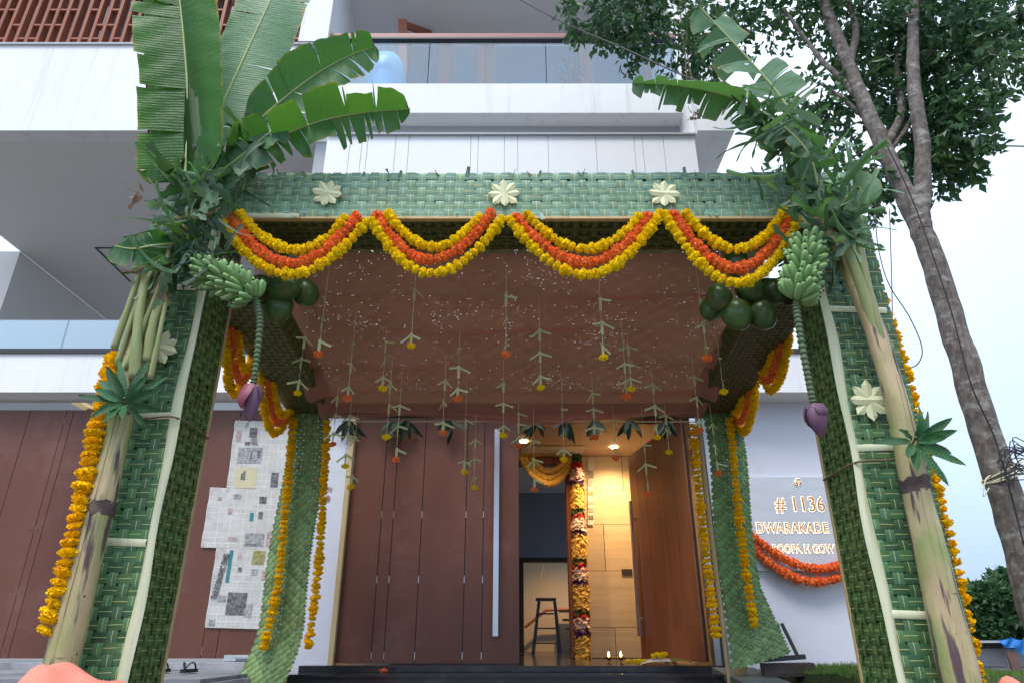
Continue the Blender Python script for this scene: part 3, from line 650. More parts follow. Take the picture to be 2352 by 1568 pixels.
def weave(parent, O, du, dv, U, V, pu, pv_, wu, wv, mh, mv, amp=0.004, curl=0.03):
    """plain weave: strips along du (rows) and along dv (columns); every strip one object"""
    nu, nv = max(1, round(U / pu)), max(1, round(V / pv_)); pu = U / nu; pv_ = V / nv
    O = Vector(O); du = Vector(du); dv = Vector(dv); nrm = du.cross(dv)
    hm = {(ph, k): ribbon(nu, pu, wv, ph, amp, mat=mh) for ph in (1, -1) for k in range(3)}
    vm = {(ph, k): ribbon(nv, pv_, wu, ph, amp, 0.008, mat=mv) for ph in (1, -1) for k in range(3)}
    for j in range(nv):
        ang = rnd.gauss(0, 0.006 / max(U, 0.3)); o = O + dv * ((j + 0.5) * pv_ + rnd.uniform(-.004, .004)) + nrm * rnd.uniform(0, 0.0015)
        d1 = (du + dv * ang).normalized()
        inst('leaf_strip', hm[(1 if j % 2 == 0 else -1, rnd.randrange(3))], frame_M(o, d1, dv) @ Matrix.Diagonal((1, rnd.uniform(.92, 1.06), 1, 1)), parent)
    for i in range(nu):
        ang = rnd.gauss(0, 0.007 / max(V, 0.3)); o = O + du * ((i + 0.5) * pu + rnd.uniform(-.006, .006)) + nrm * rnd.uniform(0, 0.0015)
        d1 = (dv + du * ang).normalized()
        # columns run over where rows run under; y axis reversed so that the normal stays outward
        inst('leaf_strip', vm[(-1 if i % 2 == 0 else 1, rnd.randrange(3))], frame_M(o, d1, -du) @ Matrix.Diagonal((1, rnd.uniform(.90, 1.08), 1, 1)), parent)
def weave_mass(name, parent, O, du, dv, U, V, pu, pv_, wu, wv, mats, warp=None):
    """the same weave joined into one part, for the shaded undersides"""
    g = MB(); nu, nv = max(1, round(U / pu)), max(1, round(V / pv_)); pu = U / nu; pv_ = V / nv
    O = Vector(O); du = Vector(du); dv = Vector(dv); nrm = du.cross(dv).normalized()
    for fam in (0, 1):
        g.cur = fam
        A, B, na, nb, pa, pb, w = (du, dv, nu, nv, pu, pv_, wv) if fam == 0 else (dv, du, nv, nu, pv_, pu, wu)
        for j in range(nb):
            ph = (1 if j % 2 == 0 else -1) * (1 if fam == 0 else -1); ang = rnd.gauss(0, 0.02); rows = []; UU = []
            for i in range(na * 3 + 1):
                x = i * pa / 3; s_ = max(-1, min(1, 1.7 * math.sin(math.pi * x / pa))) * ph
                c = O + A * x + B * ((j + 0.5) * pb + ang * x * 0.3) + nrm * (0.004 * s_)
                rows.append([c - B * w / 2, c + nrm * 0.0015, c + B * w / 2]); UU.append([(x * 10, 0), (x * 10, .5), (x * 10, 1)])
            g.grid(rows, UU)
    o = part(name, g, mats, parent, True); o['kind'] = 'stuff'; return o
# beam across the front
beam = bx('beam', pav, CORE, -2.15, 2.15, PY0 + 0.008, PY1 + 0.02, BZ0 + 0.006, BZ1 - 0.01)
weave(beam, (-2.16, PY0, BZ0), (1, 0, 0), (0, 0, 1), 4.32, BZ1 - BZ0, 0.060, 0.052, 0.056, 0.0525, RIBBEAM, RIBBEAMV, 0.0026)
bx('beam_lath', beam, WOODL, -2.1, 2.1, PY0 - 0.004, PY0 + 0.03, BZ0 - 0.022, BZ0 - 0.004)
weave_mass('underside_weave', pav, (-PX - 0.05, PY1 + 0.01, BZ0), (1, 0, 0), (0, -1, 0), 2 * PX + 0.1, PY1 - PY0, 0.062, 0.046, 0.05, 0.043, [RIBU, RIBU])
# posts
for s_ in (-1, 1):
    x0, x1 = (-PX - PW, -PX) if s_ < 0 else (PX, PX + PW)
    post = bx('post', pav, CORE, x0 + 0.008, x1 - 0.008, PY0 + 0.008, PY1 - 0.004, 0, BZ0 + 0.005)
    weave(post, (x0, PY0, 0.25), (1, 0, 0), (0, 0, 1), PW, BZ0 - 0.25, 0.062, 0.052, 0.053, 0.051, RIBH, RIBV, 0.0024)
    if s_ < 0: weave(post, (x1, PY0, 0.25), (0, 1, 0), (0, 0, 1), PY1 - PY0, BZ0 - 0.25, 0.054, 0.05, 0.049, 0.049, RIBI, RIBI, 0.003)
    else: weave(post, (x0, PY1, 0.25), (0, -1, 0), (0, 0, 1), PY1 - PY0, BZ0 - 0.25, 0.054, 0.05, 0.049, 0.049, RIBI, RIBI, 0.003)
    # pale sheath strips: up the inner front corner and across as rungs
    xc = s_ * PX; g = MB(); rows = []
    for i in range(60):
        z = 0.2 + (BZ0 - 0.2) * i / 59; wv_ = 0.006 * math.sin(z * 3.1 + s_) + 0.004 * math.sin(z * 9.3)
        wd = 0.025 + 0.005 * math.sin(z * 5.7 + 2 * s_); bul = 0.004 * math.sin(z * 12)
        rows.append([(xc + wv_ - wd, PY0 - 0.004 - (0.0 if s_ > 0 else 0.0), z), (xc + wv_ - wd * .4, PY0 - 0.018 - bul, z), (xc + wv_ + wd * .4, PY0 - 0.018 + bul, z), (xc + wv_ + wd, PY0 - 0.004, z)])
    part('corner_strip', g.grid(rows), SHEATH, post, True)
    part('edge_lath', MB().beam((xc, PY1 + 0.004, 0.2), (xc, PY1 + 0.004, BZ0), 0.02, 0.02), WOODL, post)
    rungs = ((418, 658), (345, 955), (283, 1243)) if s_ < 0 else ((1928, 710), (1998, 1025), (2085, 1412))
    for k, (px, py) in enumerate(rungs):
        c = at(px, py, PY0 - 0.012); z = c.z; rows = []
        for i in range(12):
            x = x0 + 0.01 + (x1 - x0 - 0.03) * i / 11; tl = 0.012 * (i / 11 - .5) * (1 if k % 2 else -1)
            rows.append([(x, PY0 - 0.007, z - 0.019 + tl), (x, PY0 - 0.016, z + tl), (x, PY0 - 0.007, z + 0.019 + tl)])
        part('rung_strip', MB().grid(rows), SHEATH, post, True)
frm = [scr_ for scr_ in range(4)]
def fray(seed):
    r = random.Random(seed); g = MB(); L = r.uniform(.03, .07); w = r.uniform(.006, .014); b_ = r.uniform(-.03, .03)
    rows = [[(-w * (1 - f * .8), -0.004 - .02 * f * f, f * L), (0, -0.006 - .02 * f * f, f * L + .002), (w * (1 - f * .9) + b_ * f, -0.004 - .02 * f * f, f * L)] for f in (0, .35, .7, 1)]
    return g.grid(rows, [[(f, 0), (f, .5), (f, 1)] for f in (0, .35, .7, 1)]).mesh('frayed_end', RIBBEAM if seed % 3 else RIBDRY, True)
frm = [fray(k) for k in range(6)]
for k in range(34):
    up = rnd.random() < .6; x = rnd.uniform(-1.75, 1.75)
    M = Matrix.Translation((x, PY0 - .002, BZ1 - .022 if up else BZ0 + .015)) @ Matrix.Rotation((0 if up else math.pi) + rnd.gauss(0, .5), 4, 'Y') @ Matrix.Scale(rnd.uniform(.6, 1.1), 4)
    inst('frayed_end', rnd.choice(frm), M, beam)
c = at(620, 494, PY0 - 0.01)
rows = [[(c.x + (i / 14 - .5) * 0.37, PY0 - 0.008, c.z - 0.014 - 0.006 * (i / 14)), (c.x + (i / 14 - .5) * 0.37, PY0 - 0.02 - 0.004 * math.sin(i), c.z + 0.003), (c.x + (i / 14 - .5) * 0.37, PY0 - 0.008, c.z + 0.018 - 0.004 * (i % 3))] for i in range(15)]
part('sheath_strip', MB().grid(rows), SHEATH, beam, True)
# side beams
SB0, SB1 = 1.99 + CZ, 1.80 + CZ; YB = 5.70
for s_ in (-1, 1):
    xo, xi = s_ * 1.93, s_ * 1.57
    a0, a1 = Vector((xo, PY1, SB0)), Vector((xo, YB, SB1)); dl_ = (a1 - a0); L = dl_.length; dv_ = dl_.normalized()
    core = part('side_beam', MB().beam((s_ * 1.75, PY1 - 0.002, SB0 + 0.1), (s_ * 1.75, YB, SB1 + 0.1), 0.35, 0.185), CORE, pav)
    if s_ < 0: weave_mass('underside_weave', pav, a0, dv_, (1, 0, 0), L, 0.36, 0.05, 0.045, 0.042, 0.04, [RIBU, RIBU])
    else: weave_mass('underside_weave', pav, (xi, PY1, SB0), dv_, (1, 0, 0), L, 0.36, 0.045, 0.04, 0.038, 0.036, [RIBDRY, RIBDRY])
    sd0 = Vector((s_ * 1.571, PY1, SB0)); 
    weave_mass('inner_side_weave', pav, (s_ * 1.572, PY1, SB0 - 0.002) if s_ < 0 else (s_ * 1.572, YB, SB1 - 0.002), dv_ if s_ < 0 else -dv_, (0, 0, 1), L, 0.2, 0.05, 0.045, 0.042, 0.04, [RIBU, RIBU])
    bp = part('back_post', MB().beam((s_ * 1.76, YB + 0.1, 0), (s_ * 1.76, YB + 0.1, SB1 + 0.1), 0.07, 0.07), WOODL, pav)
part('back_beam', MB().box(-1.93, 1.93, YB + 0.02, YB + 0.14, SB1 + 0.02, SB1 + 0.12), CORE, pav)
part('bamboo_pole', MB().tube([(1.62, YB - 0.03, 0.3), (1.60, YB - 0.03, SB1)], 0.018, 8), WOODL, pav)
# leaf thatch over the cloth, with gaps that let the sky through
def roofz(y):
    f = (y - PY1) / (YB - PY1); return (2.40 + CZ) * (1 - f) + (1.86 + CZ) * f
g = MB(); nx, ny = 480, 270; idx = {}
def cell_hole(i, j):
    v = mnoise.noise(Vector((i * 0.017, j * 0.024, 3.3))) + 0.5 * mnoise.noise(Vector((i * 0.066, j * 0.08, 9.1)))
    h = random.Random(i * 7919 + j * 104729).random()
    return h < max(0.0, 0.0045 + 0.075 * max(0, v - 0.08))
def vid(i, j):
    if (i, j) not in idx:
        x = -1.75 + 3.5 * i / nx; y = PY1 - 0.02 + (YB + 0.05 - PY1) * j / ny; r_ = random.Random(i * 31 + j * 977)
        g.v.append((x + r_.uniform(-.0035, .0035), y + r_.uniform(-.0035, .0035), roofz(y) + 0.07 + 0.01 * math.sin(x * 40) * math.sin(y * 45)))
        idx[(i, j)] = len(g.v) - 1
    return idx[(i, j)]
for i in range(nx):
    for j in range(ny):
        if not cell_hole(i, j):
            g.face((vid(i, j), vid(i + 1, j), vid(i + 1, j + 1), vid(i, j + 1)))
th_ = part('leaf_thatch', g, pmat('dried_thatch', (0.16, 0.11, 0.06), (0.09, 0.085, 0.035), 12, 0.9, 0.6, 60, transl=0.38), pav); th_['kind'] = 'stuff'

# cloth slung under the thatch
m, nt, out = newmat('sheer_salmon_cloth')
tc = nt.nodes.new('ShaderNodeTexCoord').outputs['Object']
cc = mixc(nt, ramp(nt, noise(nt, tc, 2.5, 5), .3, .7), (0.76, 0.34, 0.28), (0.62, 0.25, 0.20))
d1 = nt.nodes.new('ShaderNodeBsdfPrincipled'); nt.links.new(cc, d1.inputs['Base Color']); d1.inputs['Roughness'].default_value = 0.8
d1.inputs['Sheen Weight'].default_value = 0.3
d2 = nt.nodes.new('ShaderNodeBsdfTranslucent'); nt.links.new(cc, d2.inputs[0])
d3 = nt.nodes.new('ShaderNodeBsdfTransparent'); d3.inputs[0].default_value = (1.0, 0.90, 0.88, 1)
m1 = nt.nodes.new('ShaderNodeMixShader'); m1.inputs[0].default_value = 0.45; nt.links.new(d1.outputs[0], m1.inputs[1]); nt.links.new(d2.outputs[0], m1.inputs[2])
m2 = nt.nodes.new('ShaderNodeMixShader'); m2.inputs[0].default_value = 0.40; nt.links.new(m1.outputs[0], m2.inputs[1]); nt.links.new(d3.outputs[0], m2.inputs[2])
nt.links.new(m2.outputs[0], out.inputs[0]); CLOTH = m
ties = [PY1, 4.30, 4.62, 5.05, 5.38, YB]
def clothz(x, y):
    y = min(max(y, PY1), YB)
    for k in range(len(ties) - 1):
        if y <= ties[k + 1] + 1e-6: break
    f = (y - ties[k]) / (ties[k + 1] - ties[k])
    z = roofz(y) - 0.02 - 0.13 * math.sin(math.pi * f) ** 0.7 * (0.75 + 0.35 * math.sin(x * 2.1 + k * 1.7))
    z -= 0.03 * (1 - (x / 1.6) ** 2)
    z += 0.012 * mnoise.noise(Vector((x * 2.2, y * 3.5, 0))) + 0.006 * mnoise.noise(Vector((x * 7, y * 5, 4)))
    z += 0.010 * math.sin(y * 26 + 2.5 * math.sin(x * 1.6)) * (0.4 + 0.6 * mnoise.noise(Vector((x, y * 2, 8)))) 
    return z
P = []
for i in range(111):
    row = []
    for j in range(120):
        sx = -1 + 2 * i / 110; y = PY1 - 0.01 + (YB + 0.02 - PY1) * j / 119
        wdt = 1.72 - 0.10 * (y - PY1) / (YB - PY1) + 0.03 * mnoise.noise(Vector((y * 4, sx * .2, 7)))
        x = sx * wdt; z = clothz(max(-1.6, min(1.6, x)), y)
        e = max(0, abs(x) - 1.5); z -= e * 0.45 + (0.02 * mnoise.noise(Vector((y * 9, sx, 1))) if e else 0)
        row.append((x, y, z))
    P.append(row)
cl = part('ceiling_cloth', MB().grid(P), CLOTH, None, True)
tag(cl, 'sheer salmon cloth slung under the roof of the palm canopy', 'cloth')
P = []
for i in range(80):
    x = -1.62 + 3.24 * i / 79
    P.append([(x, YB + 0.015 + 0.02 * math.sin(x * 9) * k / 4, clothz(x, YB) - k * 0.014 * (1 + .5 * math.sin(x * 3 + 1))) for k in range(5)])
part('hem', MB().grid(P), CLOTH, cl, True)

# ------------------------------------------------------------------ woven mats on the back posts
def diag_mat(name, label, Xl, Xr, Z0, Z1, Yb, mat, flare, p=0.038):
    t_ = thing(name, label, 'mat', ((Xl + Xr) / 2, Yb, Z0))
    W, Hh = Xr - Xl, Z1 - Z0
    def M_(s, t):
        f = 1 - t / Hh; q = max(0, f - 0.72) / 0.28
        bow = 0.02 * math.sin(3.1 * f + 1) + 0.015 * math.sin(9 * f)
        x = Xl + s * (1 + flare[0] * q) + flare[1] * q * q - 0.02 + bow
        y = Yb - 0.02 - 0.10 * q * q + 0.03 * math.cos((s / W - .5) * 2.6) * -1 + flare[2] * q * (s / W)
        return Vector((x, y, Z0 + t + flare[3] * q * (s / W)))
    r2 = math.sqrt(2)
    def rib(fam, k):
        pts = []
        n = int((W + Hh) / r2 / (p / 4)) * 2
        for i in range(-n, n):
            w_ = i * p / 4
            if fam == 0: a_, b_ = w_, k * p
            else: a_, b_ = (k + .5) * p, w_
            s, t = (a_ + b_) / r2, (a_ - b_) / r2
            if -0.012 <= s <= W + 0.012 and -0.02 <= t <= Hh: pts.append((a_, b_, s, t))
        if len(pts) < 4: return
        rows = []; U = []; wd = p * 0.93 * rnd.uniform(0.88, 1.0) / 2
        for a_, b_, s, t in pts:
            z = 0.0045 * (math.sin(math.pi * a_ / p) if fam == 0 else -math.cos(math.pi * b_ / p)) * (1 if k % 2 == 0 else -1) 
            z = max(-0.004, min(0.004, z * 1.7))
            ox, oy = (wd / r2, -wd / r2) if fam == 0 else (wd / r2, wd / r2)
            c0_, c1_ = M_(s - ox, t - oy), M_(s + ox, t + oy); cm = M_(s, t)
            nn = Vector((0, -1, 0))
            e = (a_ if fam == 0 else b_) * 10
            rows.append([c0_ + nn * z, cm + nn * (z + 0.002), c1_ + nn * z]); U.append([(e, 0), (e, .5), (e, 1)])
        if fam == 1: rows = [r_[::-1] for r_ in rows]
        part('leaf_strip', MB().grid(rows, U), mat, t_, True)
    K = int((W + Hh) / r2 / p) + 3
    for k in range(-K, K): rib(0, k); rib(1, k)
    return t_
diag_mat('woven_palm_mat', 'fresh light green woven palm mat hung left of the door, curling at its foot', xat(672, 955, YB), xat(755, 960, YB), 0.22, SB1 + 0.02, YB, RIBMATL, (0.1, -0.16, 0.0, 0.0), 0.040)
diag_mat('woven_palm_mat', 'darker green woven palm mat hung right of the door, flaring at its foot', xat(1618, 970, YB), xat(1694, 960, YB), zat(1528, YB), SB1 + 0.02, YB, RIBMATR, (0.45, 0.0, 0.02, 0.10), 0.040)

# ------------------------------------------------------------------ cream palm-frond stars
def star(label, c, rad, rot, nrm_y=-1, tilt=0.0):
    t_ = thing('palm_star', label, 'ornament', c, 'cream palm-frond stars')
    for k in range(4):
        a = rot + k * math.pi / 4; d = Vector((math.cos(a), 0, math.sin(a))); s = Vector((-math.sin(a), 0, math.cos(a)))
        L = rad * rnd.uniform(0.98, 1.1); w = rad * rnd.uniform(0.215, 0.25); off = 0.004 + (k if k < 3 else 3) * 0.0035
        rows = []
        for f in (-1, -0.74, -0.3, 0, 0.3, 0.74, 1):
            ww = 0.001 if abs(f) == 1 else w
            b = 0.006 * abs(f) + off
            p = Vector(c) + d * (f * L)
            rows.append([p - s * ww + Vector((0, -b + 0.004, 0)), p + Vector((0, -b - 0.005, 0)), p + s * ww + Vector((0, -b + 0.004, 0))])
        part('frond_strip', MB().grid(rows), STARM, t_)
    return t_
star('cream palm star on the left stretch of the front beam', at(753, 446, PY0 - 0.012), 0.098, 0.6)
star('cream palm star on the middle of the front beam', at(1158, 447, PY0 - 0.012), 0.10, -0.72)
star('cream palm star on the right stretch of the front beam', at(1525, 447, PY0 - 0.012), 0.098, 0.72)
star('cream palm star on the left post, half behind the banana stem', at(368, 800, PY0 - 0.014), 0.105, 0.5)
star('cream palm star on the face of the right post', at(1995, 920, PY0 - 0.014), 0.112, 0.78)

# ------------------------------------------------------------------ marigold garlands
def marigold(seed, mat):
    r = random.Random(seed); g = MB(); n = 84; ga = math.pi * (3 - math.sqrt(5))
    g.lathe([(0.001, -0.70), (0.45, -0.6), (0.76, -0.22), (0.78, 0.12), (0.52, 0.55), (0.001, 0.70)], seg=9)
    for i in range(n):
        z = 1 - 2 * (i + 0.5) / n; q = math.sqrt(1 - z * z); a = i * ga + r.uniform(-.3, .3)
        d = Vector((q * math.cos(a), q * math.sin(a), z)); s = d.cross(rvec(r)).normalized(); t = d.cross(s)
        w = r.uniform(0.15, 0.24); h = r.uniform(0.84, 1.16); dd = Vector((d.x, d.y, d.z * 0.82))
        tw = t * r.uniform(-.14, .14)
        b0 = dd * 0.55
        g.quad(b0 - s * w * .5, b0 + s * w * .5, dd * h + s * w + tw + t * .10, dd * (h - r.uniform(0, .08)) - s * w + tw)
        g.quad(b0 - t * w * .5, b0 + t * w * .5, dd * h * .97 + t * w + s * .08, dd * h * .95 - t * w - s * .05)
    return g.mesh('flower', mat)
FL = {'y': [marigold(k, YEL) for k in range(5)], 'o': [marigold(10 + k, ORA) for k in range(5)], 'd': [marigold(20 + k, DYEL) for k in range(5)]}
def garland(name, label, pts, kind, rad=0.027, step=0.042, cat='garland', group=None, jit=0.004, squash=1.0):
    """one string of flowers; every flower is a part"""
    pts = [Vector(p) for p in pts]
    L = [0]
    for a, b in zip(pts, pts[1:]): L.append(L[-1] + (b - a).length)
    t_ = thing(name, label, cat, pts[0], group)
    part('string', MB().tube(pts[::3] + [pts[-1]], 0.002, 4), STRING, t_)
    d = rad * 0.3; k = 0
    while d < L[-1]:
        while L[k + 1] < d: k += 1
        f = (d - L[k]) / (L[k + 1] - L[k]); p = pts[k].lerp(pts[k + 1], f) + rvec() * rnd.uniform(0, jit)
        tg = (pts[k + 1] - pts[k]).normalized()
        q = tg.to_track_quat('Z', 'Y').to_matrix().to_4x4()
        r = rad * rnd.uniform(0.80, 1.16)
        inst('flower', rnd.choice(FL[kind]), Matrix.Translation(p) @ q @ Matrix.Rotation(rnd.uniform(0, 6.28), 4, 'Z') @ Matrix.Rotation(rnd.uniform(-.5, .5), 4, 'X') @ Matrix.Diagonal((r, r, r * 0.86 * squash, 1)), t_)
        d += step * rnd.uniform(0.78, 1.16)
    return t_
def swag(a, b, c, n=26):
    """a hangs to its lowest point b and rises to c"""
    out = []
    for i in range(n): f = i / n; g_ = 1 - (1 - f) ** 1.9; q = a.lerp(b, f); q.z = a.z + (b.z - a.z) * g_; out.append(q)
    for i in range(n + 1): f = i / n; g_ = f ** 1.9; q = b.lerp(c, f); q.z = b.z + (c.z - b.z) * g_; out.append(q)
    return out
GY = PY0 - 0.055
SW = [
 ('leftmost', ((513, 512), (668, 630), (848, 503)), ((530, 495), (672, 605), (825, 490)), ((550, 490), (690, 576), (800, 490))),
 ('second', ((853, 503), (990, 628), (1155, 500)), ((866, 495), (985, 596), (1128, 490)), ((890, 490), (1000, 568), (1108, 490))),
 ('third', ((1168, 500), (1345, 632), (1515, 490)), ((1182, 495), (1345, 604), (1495, 488)), ((1208, 490), (1345, 573), (1472, 495))),
 ('rightmost', ((1526, 492), (1690, 650), (1833, 500)), ((1545, 490), (1685, 617), (1815, 497)), ((1572, 488), (1690, 573), (1800, 487)))]
for k, (w, *st3) in enumerate(SW):
    sw_ = {'leftmost': 'leftmost front swag', 'second': 'second front swag from the left', 'third': 'third front swag from the left', 'rightmost': 'rightmost front swag'}[w]
    for i, (kind, txt, dy) in enumerate((('y', 'lowest yellow marigold strand of the ', 0.0), ('o', 'middle orange marigold strand of the ', 0.012), ('y', 'upper yellow marigold strand of the ', 0.004))):
        a, b, c = (at(px, py, GY + dy) for px, py in st3[i])
        garland('marigold_garland', txt + sw_, swag(a, b, c), kind, 0.0335 if kind == 'y' else 0.0365, 0.043 if kind == 'y' else 0.038, group='marigold swags along the front beam')
for s_, side in ((-1, 'left'), (1, 'right')):
    X = s_ * 1.95
    px = (lambda x, y: (x, y)) if s_ < 0 else (lambda x, y: (x, y))
    if s_ < 0: A = [((517, 730), (537, 905), (580, 822)), ((597, 848), (626, 992), (668, 940))]
    else: A = [((1817, 745), (1776, 895), (1742, 840)), ((1738, 850), (1712, 990), (1676, 928))]
    for k, (a, b, c) in enumerate(A):
        wh = ('near', 'far')[k]
        a, b, c = (onx(q[0], q[1], X) for q in (a, b, c))
        for i, (kind, sg, txt) in enumerate((('d', 1.0, 'lowest deep yellow'), ('o', 0.74, 'middle orange'), ('d', 0.52, 'upper deep yellow'))):
            inn = 0.06 * i
            a2 = a + (c - a) * inn; c2 = c - (c - a) * inn; b2 = b.copy(); b2.z = (a.z + c.z) / 2 + (b.z - (a.z + c.z) / 2) * sg
            b2.x -= s_ * 0.02 * i; a2.x -= s_ * 0.03 * i; c2.x -= s_ * 0.03 * i
            garland('marigold_garland', f'{txt} marigold strand of the {wh} swag under the {side} side beam', swag(a2, b2, c2, 20), kind, 0.034, 0.040, group='marigold swags under the side beams')
def line(P, n=60): return spline(P, n)
garland('marigold_garland', 'long yellow marigold string hanging beside the left banana stem', line([at(262, 820, 3.46), at(246, 880, 3.40), at(205, 1060, 3.36), at(160, 1260, 3.36), at(103, 1450, 3.36)]), 'd', 0.045, 0.043, group='hanging marigold strings', jit=0.007, squash=0.72)
garland('marigold_garland', 'long yellow marigold string behind the right banana stem', line([at(1962, 520, 3.7), at(2020, 680, 3.66), at(2075, 850, 3.62), at(2130, 1060, 3.62), at(2196, 1330, 3.62), at(2246, 1568, 3.62), at(2270, 1680, 3.62)], 80), 'd', 0.042, 0.046, group='hanging marigold strings', jit=0.006, squash=0.75)
YG = YB - 0.13
for lab, P_ in (('left edge of the mat left of the door', [(674, 960), (655, 1180), (640, 1330), (605, 1492)]), ('right edge of the mat left of the door', [(752, 965), (742, 1150), (728, 1330), (707, 1492)]),
                ('left edge of the mat right of the door', [(1592, 975), (1612, 1180), (1630, 1340), (1646, 1470)]), ('right edge of the mat right of the door', [(1676, 960), (1697, 1180), (1716, 1330), (1734, 1445)])):
    pts = line([at(x, y, YG) for x, y in P_], 60)
    garland('marigold_garland', 'yellow marigold string along the ' + lab, pts, 'd', 0.037, 0.041, group='hanging marigold strings', jit=0.005, squash=0.75)
garland('marigold_garland', 'upper orange marigold strand slung across the nameplate', swag(at(1712, 1215, 6.6), at(1880, 1305, 6.6), at(2050, 1215, 6.6)), 'o', 0.043, 0.046, group='nameplate garlands')
garland('marigold_garland', 'lower orange marigold strand slung below the nameplate', swag(at(1712, 1240, 6.61), at(1870, 1335, 6.61), at(2060, 1230, 6.61)), 'o', 0.043, 0.046, group='nameplate garlands')

# ------------------------------------------------------------------ hanging pendants of folded palm strip
def bowmesh(seed):
    r = random.Random(seed); g = MB(); w = 0.0075
    a1, a2 = r.uniform(0.45, 0.95), r.uniform(0.45, 0.95)
    g.quad((-w, 0, 0.004), (w, -0.002, 0.004), (w * .9, -0.004, -0.062), (-w * .9, 0.0, -0.058))
    for s_, an in ((-1, a1), (1, a2)):
        if seed > 5 and s_ == (1 if seed % 2 else -1): continue
        d = Vector((s_ * math.sin(an + .35), r.uniform(-.15, .15), -math.cos(an + .35))); n_ = Vector((d.z, 0, -d.x)) * s_
        L = r.uniform(0.055, 0.078); o = Vector((0, -0.003, 0.002))
        g.quad(o - n_ * w * .8, o + n_ * w * .8, o + d * L + n_ * w * .75, o + d * L - n_ * w * .9 + Vector((0, 0.002, 0)))
    g.quad((-w * 1.2, -0.005, 0.0), (w * 1.2, -0.005, 0.002), (w * 1.1, -0.006, 0.012), (-w * 1.1, -0.006, 0.010))
    return g.mesh('leaf_bow', BOW)
BM = [bowmesh(k) for k in range(9)]
z5 = lambda x, y: (643.1 + x * .4101, 505.3 + y * .4101)
z6 = lambda x, y: (1411.2 + x * .4101, 505.3 + y * .4101)
PEND = [(z5(285, 260), z5(215, 750), 'o', 0), (z5(765, 245), z5(733, 705), 'y', 0), (z5(1262, 160), z5(1265, 750), 'o', 0), (z5(1775, 290), z5(1812, 768), 'y', 0), (z6(455, 290), z6(520, 773), 'o', 0),
 (z5(145, 500), z5(97, 968), 'y', 1), (z5(410, 500), z5(378, 997), 'o', 1), (z5(600, 590), z5(573, 942), 'y', 1), (z5(1000, 620), z5(995, 998), 'o', 1), (z5(1440, 455), z5(1460, 937), 'y', 1), (z5(1910, 560), z5(1942, 987), 'o', 1), (z5(1945, 640), z5(1967, 945), 'y', 1), (z6(572, 540), z6(612, 960), 'y', 1),
 (z5(320, 900), z5(295, 1253), 'o', 2), (z5(625, 780), z5(597, 1213), 'y', 2), (z5(672, 820), z5(650, 1340), 'o', 2), (z5(925, 760), z5(912, 1190), 'o', 2), (z5(1258, 780), z5(1250, 1203), 'y', 2), (z5(1575, 850), z5(1590, 1340), 'y', 2), (z5(1750, 880), z5(1763, 1213), 'o', 2), (z5(2070, 760), z5(2113, 1216), 'y', 2), (z6(440, 750), z6(478, 1175), 'o', 2),
 (z5(405, 960), z5(365, 1377), 'y', 3), (z5(425, 1060), z5(398, 1492), 'y', 3), (z5(1040, 900), z5(1032, 1408), 'y', 3), (z5(1085, 1080), z5(1087, 1497), 'y', 3), (z5(1330, 1020), z5(1337, 1265), 'o', 3), (z5(1415, 1060), z5(1425, 1508), 'o', 3), (z5(1862, 1040), z5(1880, 1333), 'o', 3), (z5(2035, 1050), z5(2062, 1532), 'o', 3), (z6(285, 1030), z6(305, 1297), 'y', 3), (z6(520, 1000), z6(580, 1418), 'o', 3)]
ordn = ['leftmost', 'second from the left', 'third from the left', 'fourth from the left', 'fifth from the left', 'sixth from the left', 'seventh from the left', 'eighth from the left', 'ninth from the left', 'tenth from the left']
rows_ = ['front', 'second', 'third', 'rear']
def cloth_hit(x, y):
    d = ray(x, y); best = None
    for k in range(200):
        Y = PY1 + 0.02 + (YB - 0.03 - PY1) * k / 199; p = d * (Y / d.y); 
        e = abs(p.z + CZ - clothz(p.x, Y))
        if best is None or e < best[0]: best = (e, Y)
    return best[1]
for row in range(4):
    R_ = sorted([p for p in PEND if p[3] == row], key=lambda p: p[1][0])
    for k, (tp, fp, kind, _) in enumerate(R_):
        Y = cloth_hit(*tp) if row else PY1 + 0.03
        Y = min(Y, YB - 0.04)
        bot = at(fp[0], fp[1], Y); X = bot.x; top = Vector((X, Y, clothz(max(-1.6, min(1.6, X)), Y) + 0.005))
        if top.z < bot.z + 0.25: top.z = bot.z + 0.25
        col = 'orange' if kind == 'o' else 'yellow'
        t_ = thing('flower_pendant', f'palm-strip pendant tipped by {"an orange" if kind == "o" else "a yellow"} marigold, {ordn[k]} in the {rows_[row]} row', 'pendant', top, 'hanging palm-strip pendants')
        part('string', MB().tube([top, bot], 0.0016, 4), STRING, t_)
        r = 0.030 * rnd.uniform(0.9, 1.08)
        inst('flower', rnd.choice(FL[kind]), Matrix.Translation(bot) @ Matrix.Rotation(rnd.uniform(-.3, .3), 4, 'Y') @ Matrix.Diagonal((r, r, r * .78, 1)), t_)
        n = 3 if top.z - bot.z > 0.34 else 2
        hgt = min(top.z - bot.z - 0.05, 0.52)
        for q in range(n):
            z = bot.z + 0.075 + hgt * (q / n) * 0.95 + rnd.uniform(-.01, .01)
            s2 = rnd.uniform(1.05, 1.35)
            inst('leaf_bow', rnd.choice(BM), Matrix.Translation((X, Y - 0.003, z)) @ Matrix.Rotation(rnd.gauss(0, 0.9), 4, 'Z') @ Matrix.Scale(s2, 4), t_)

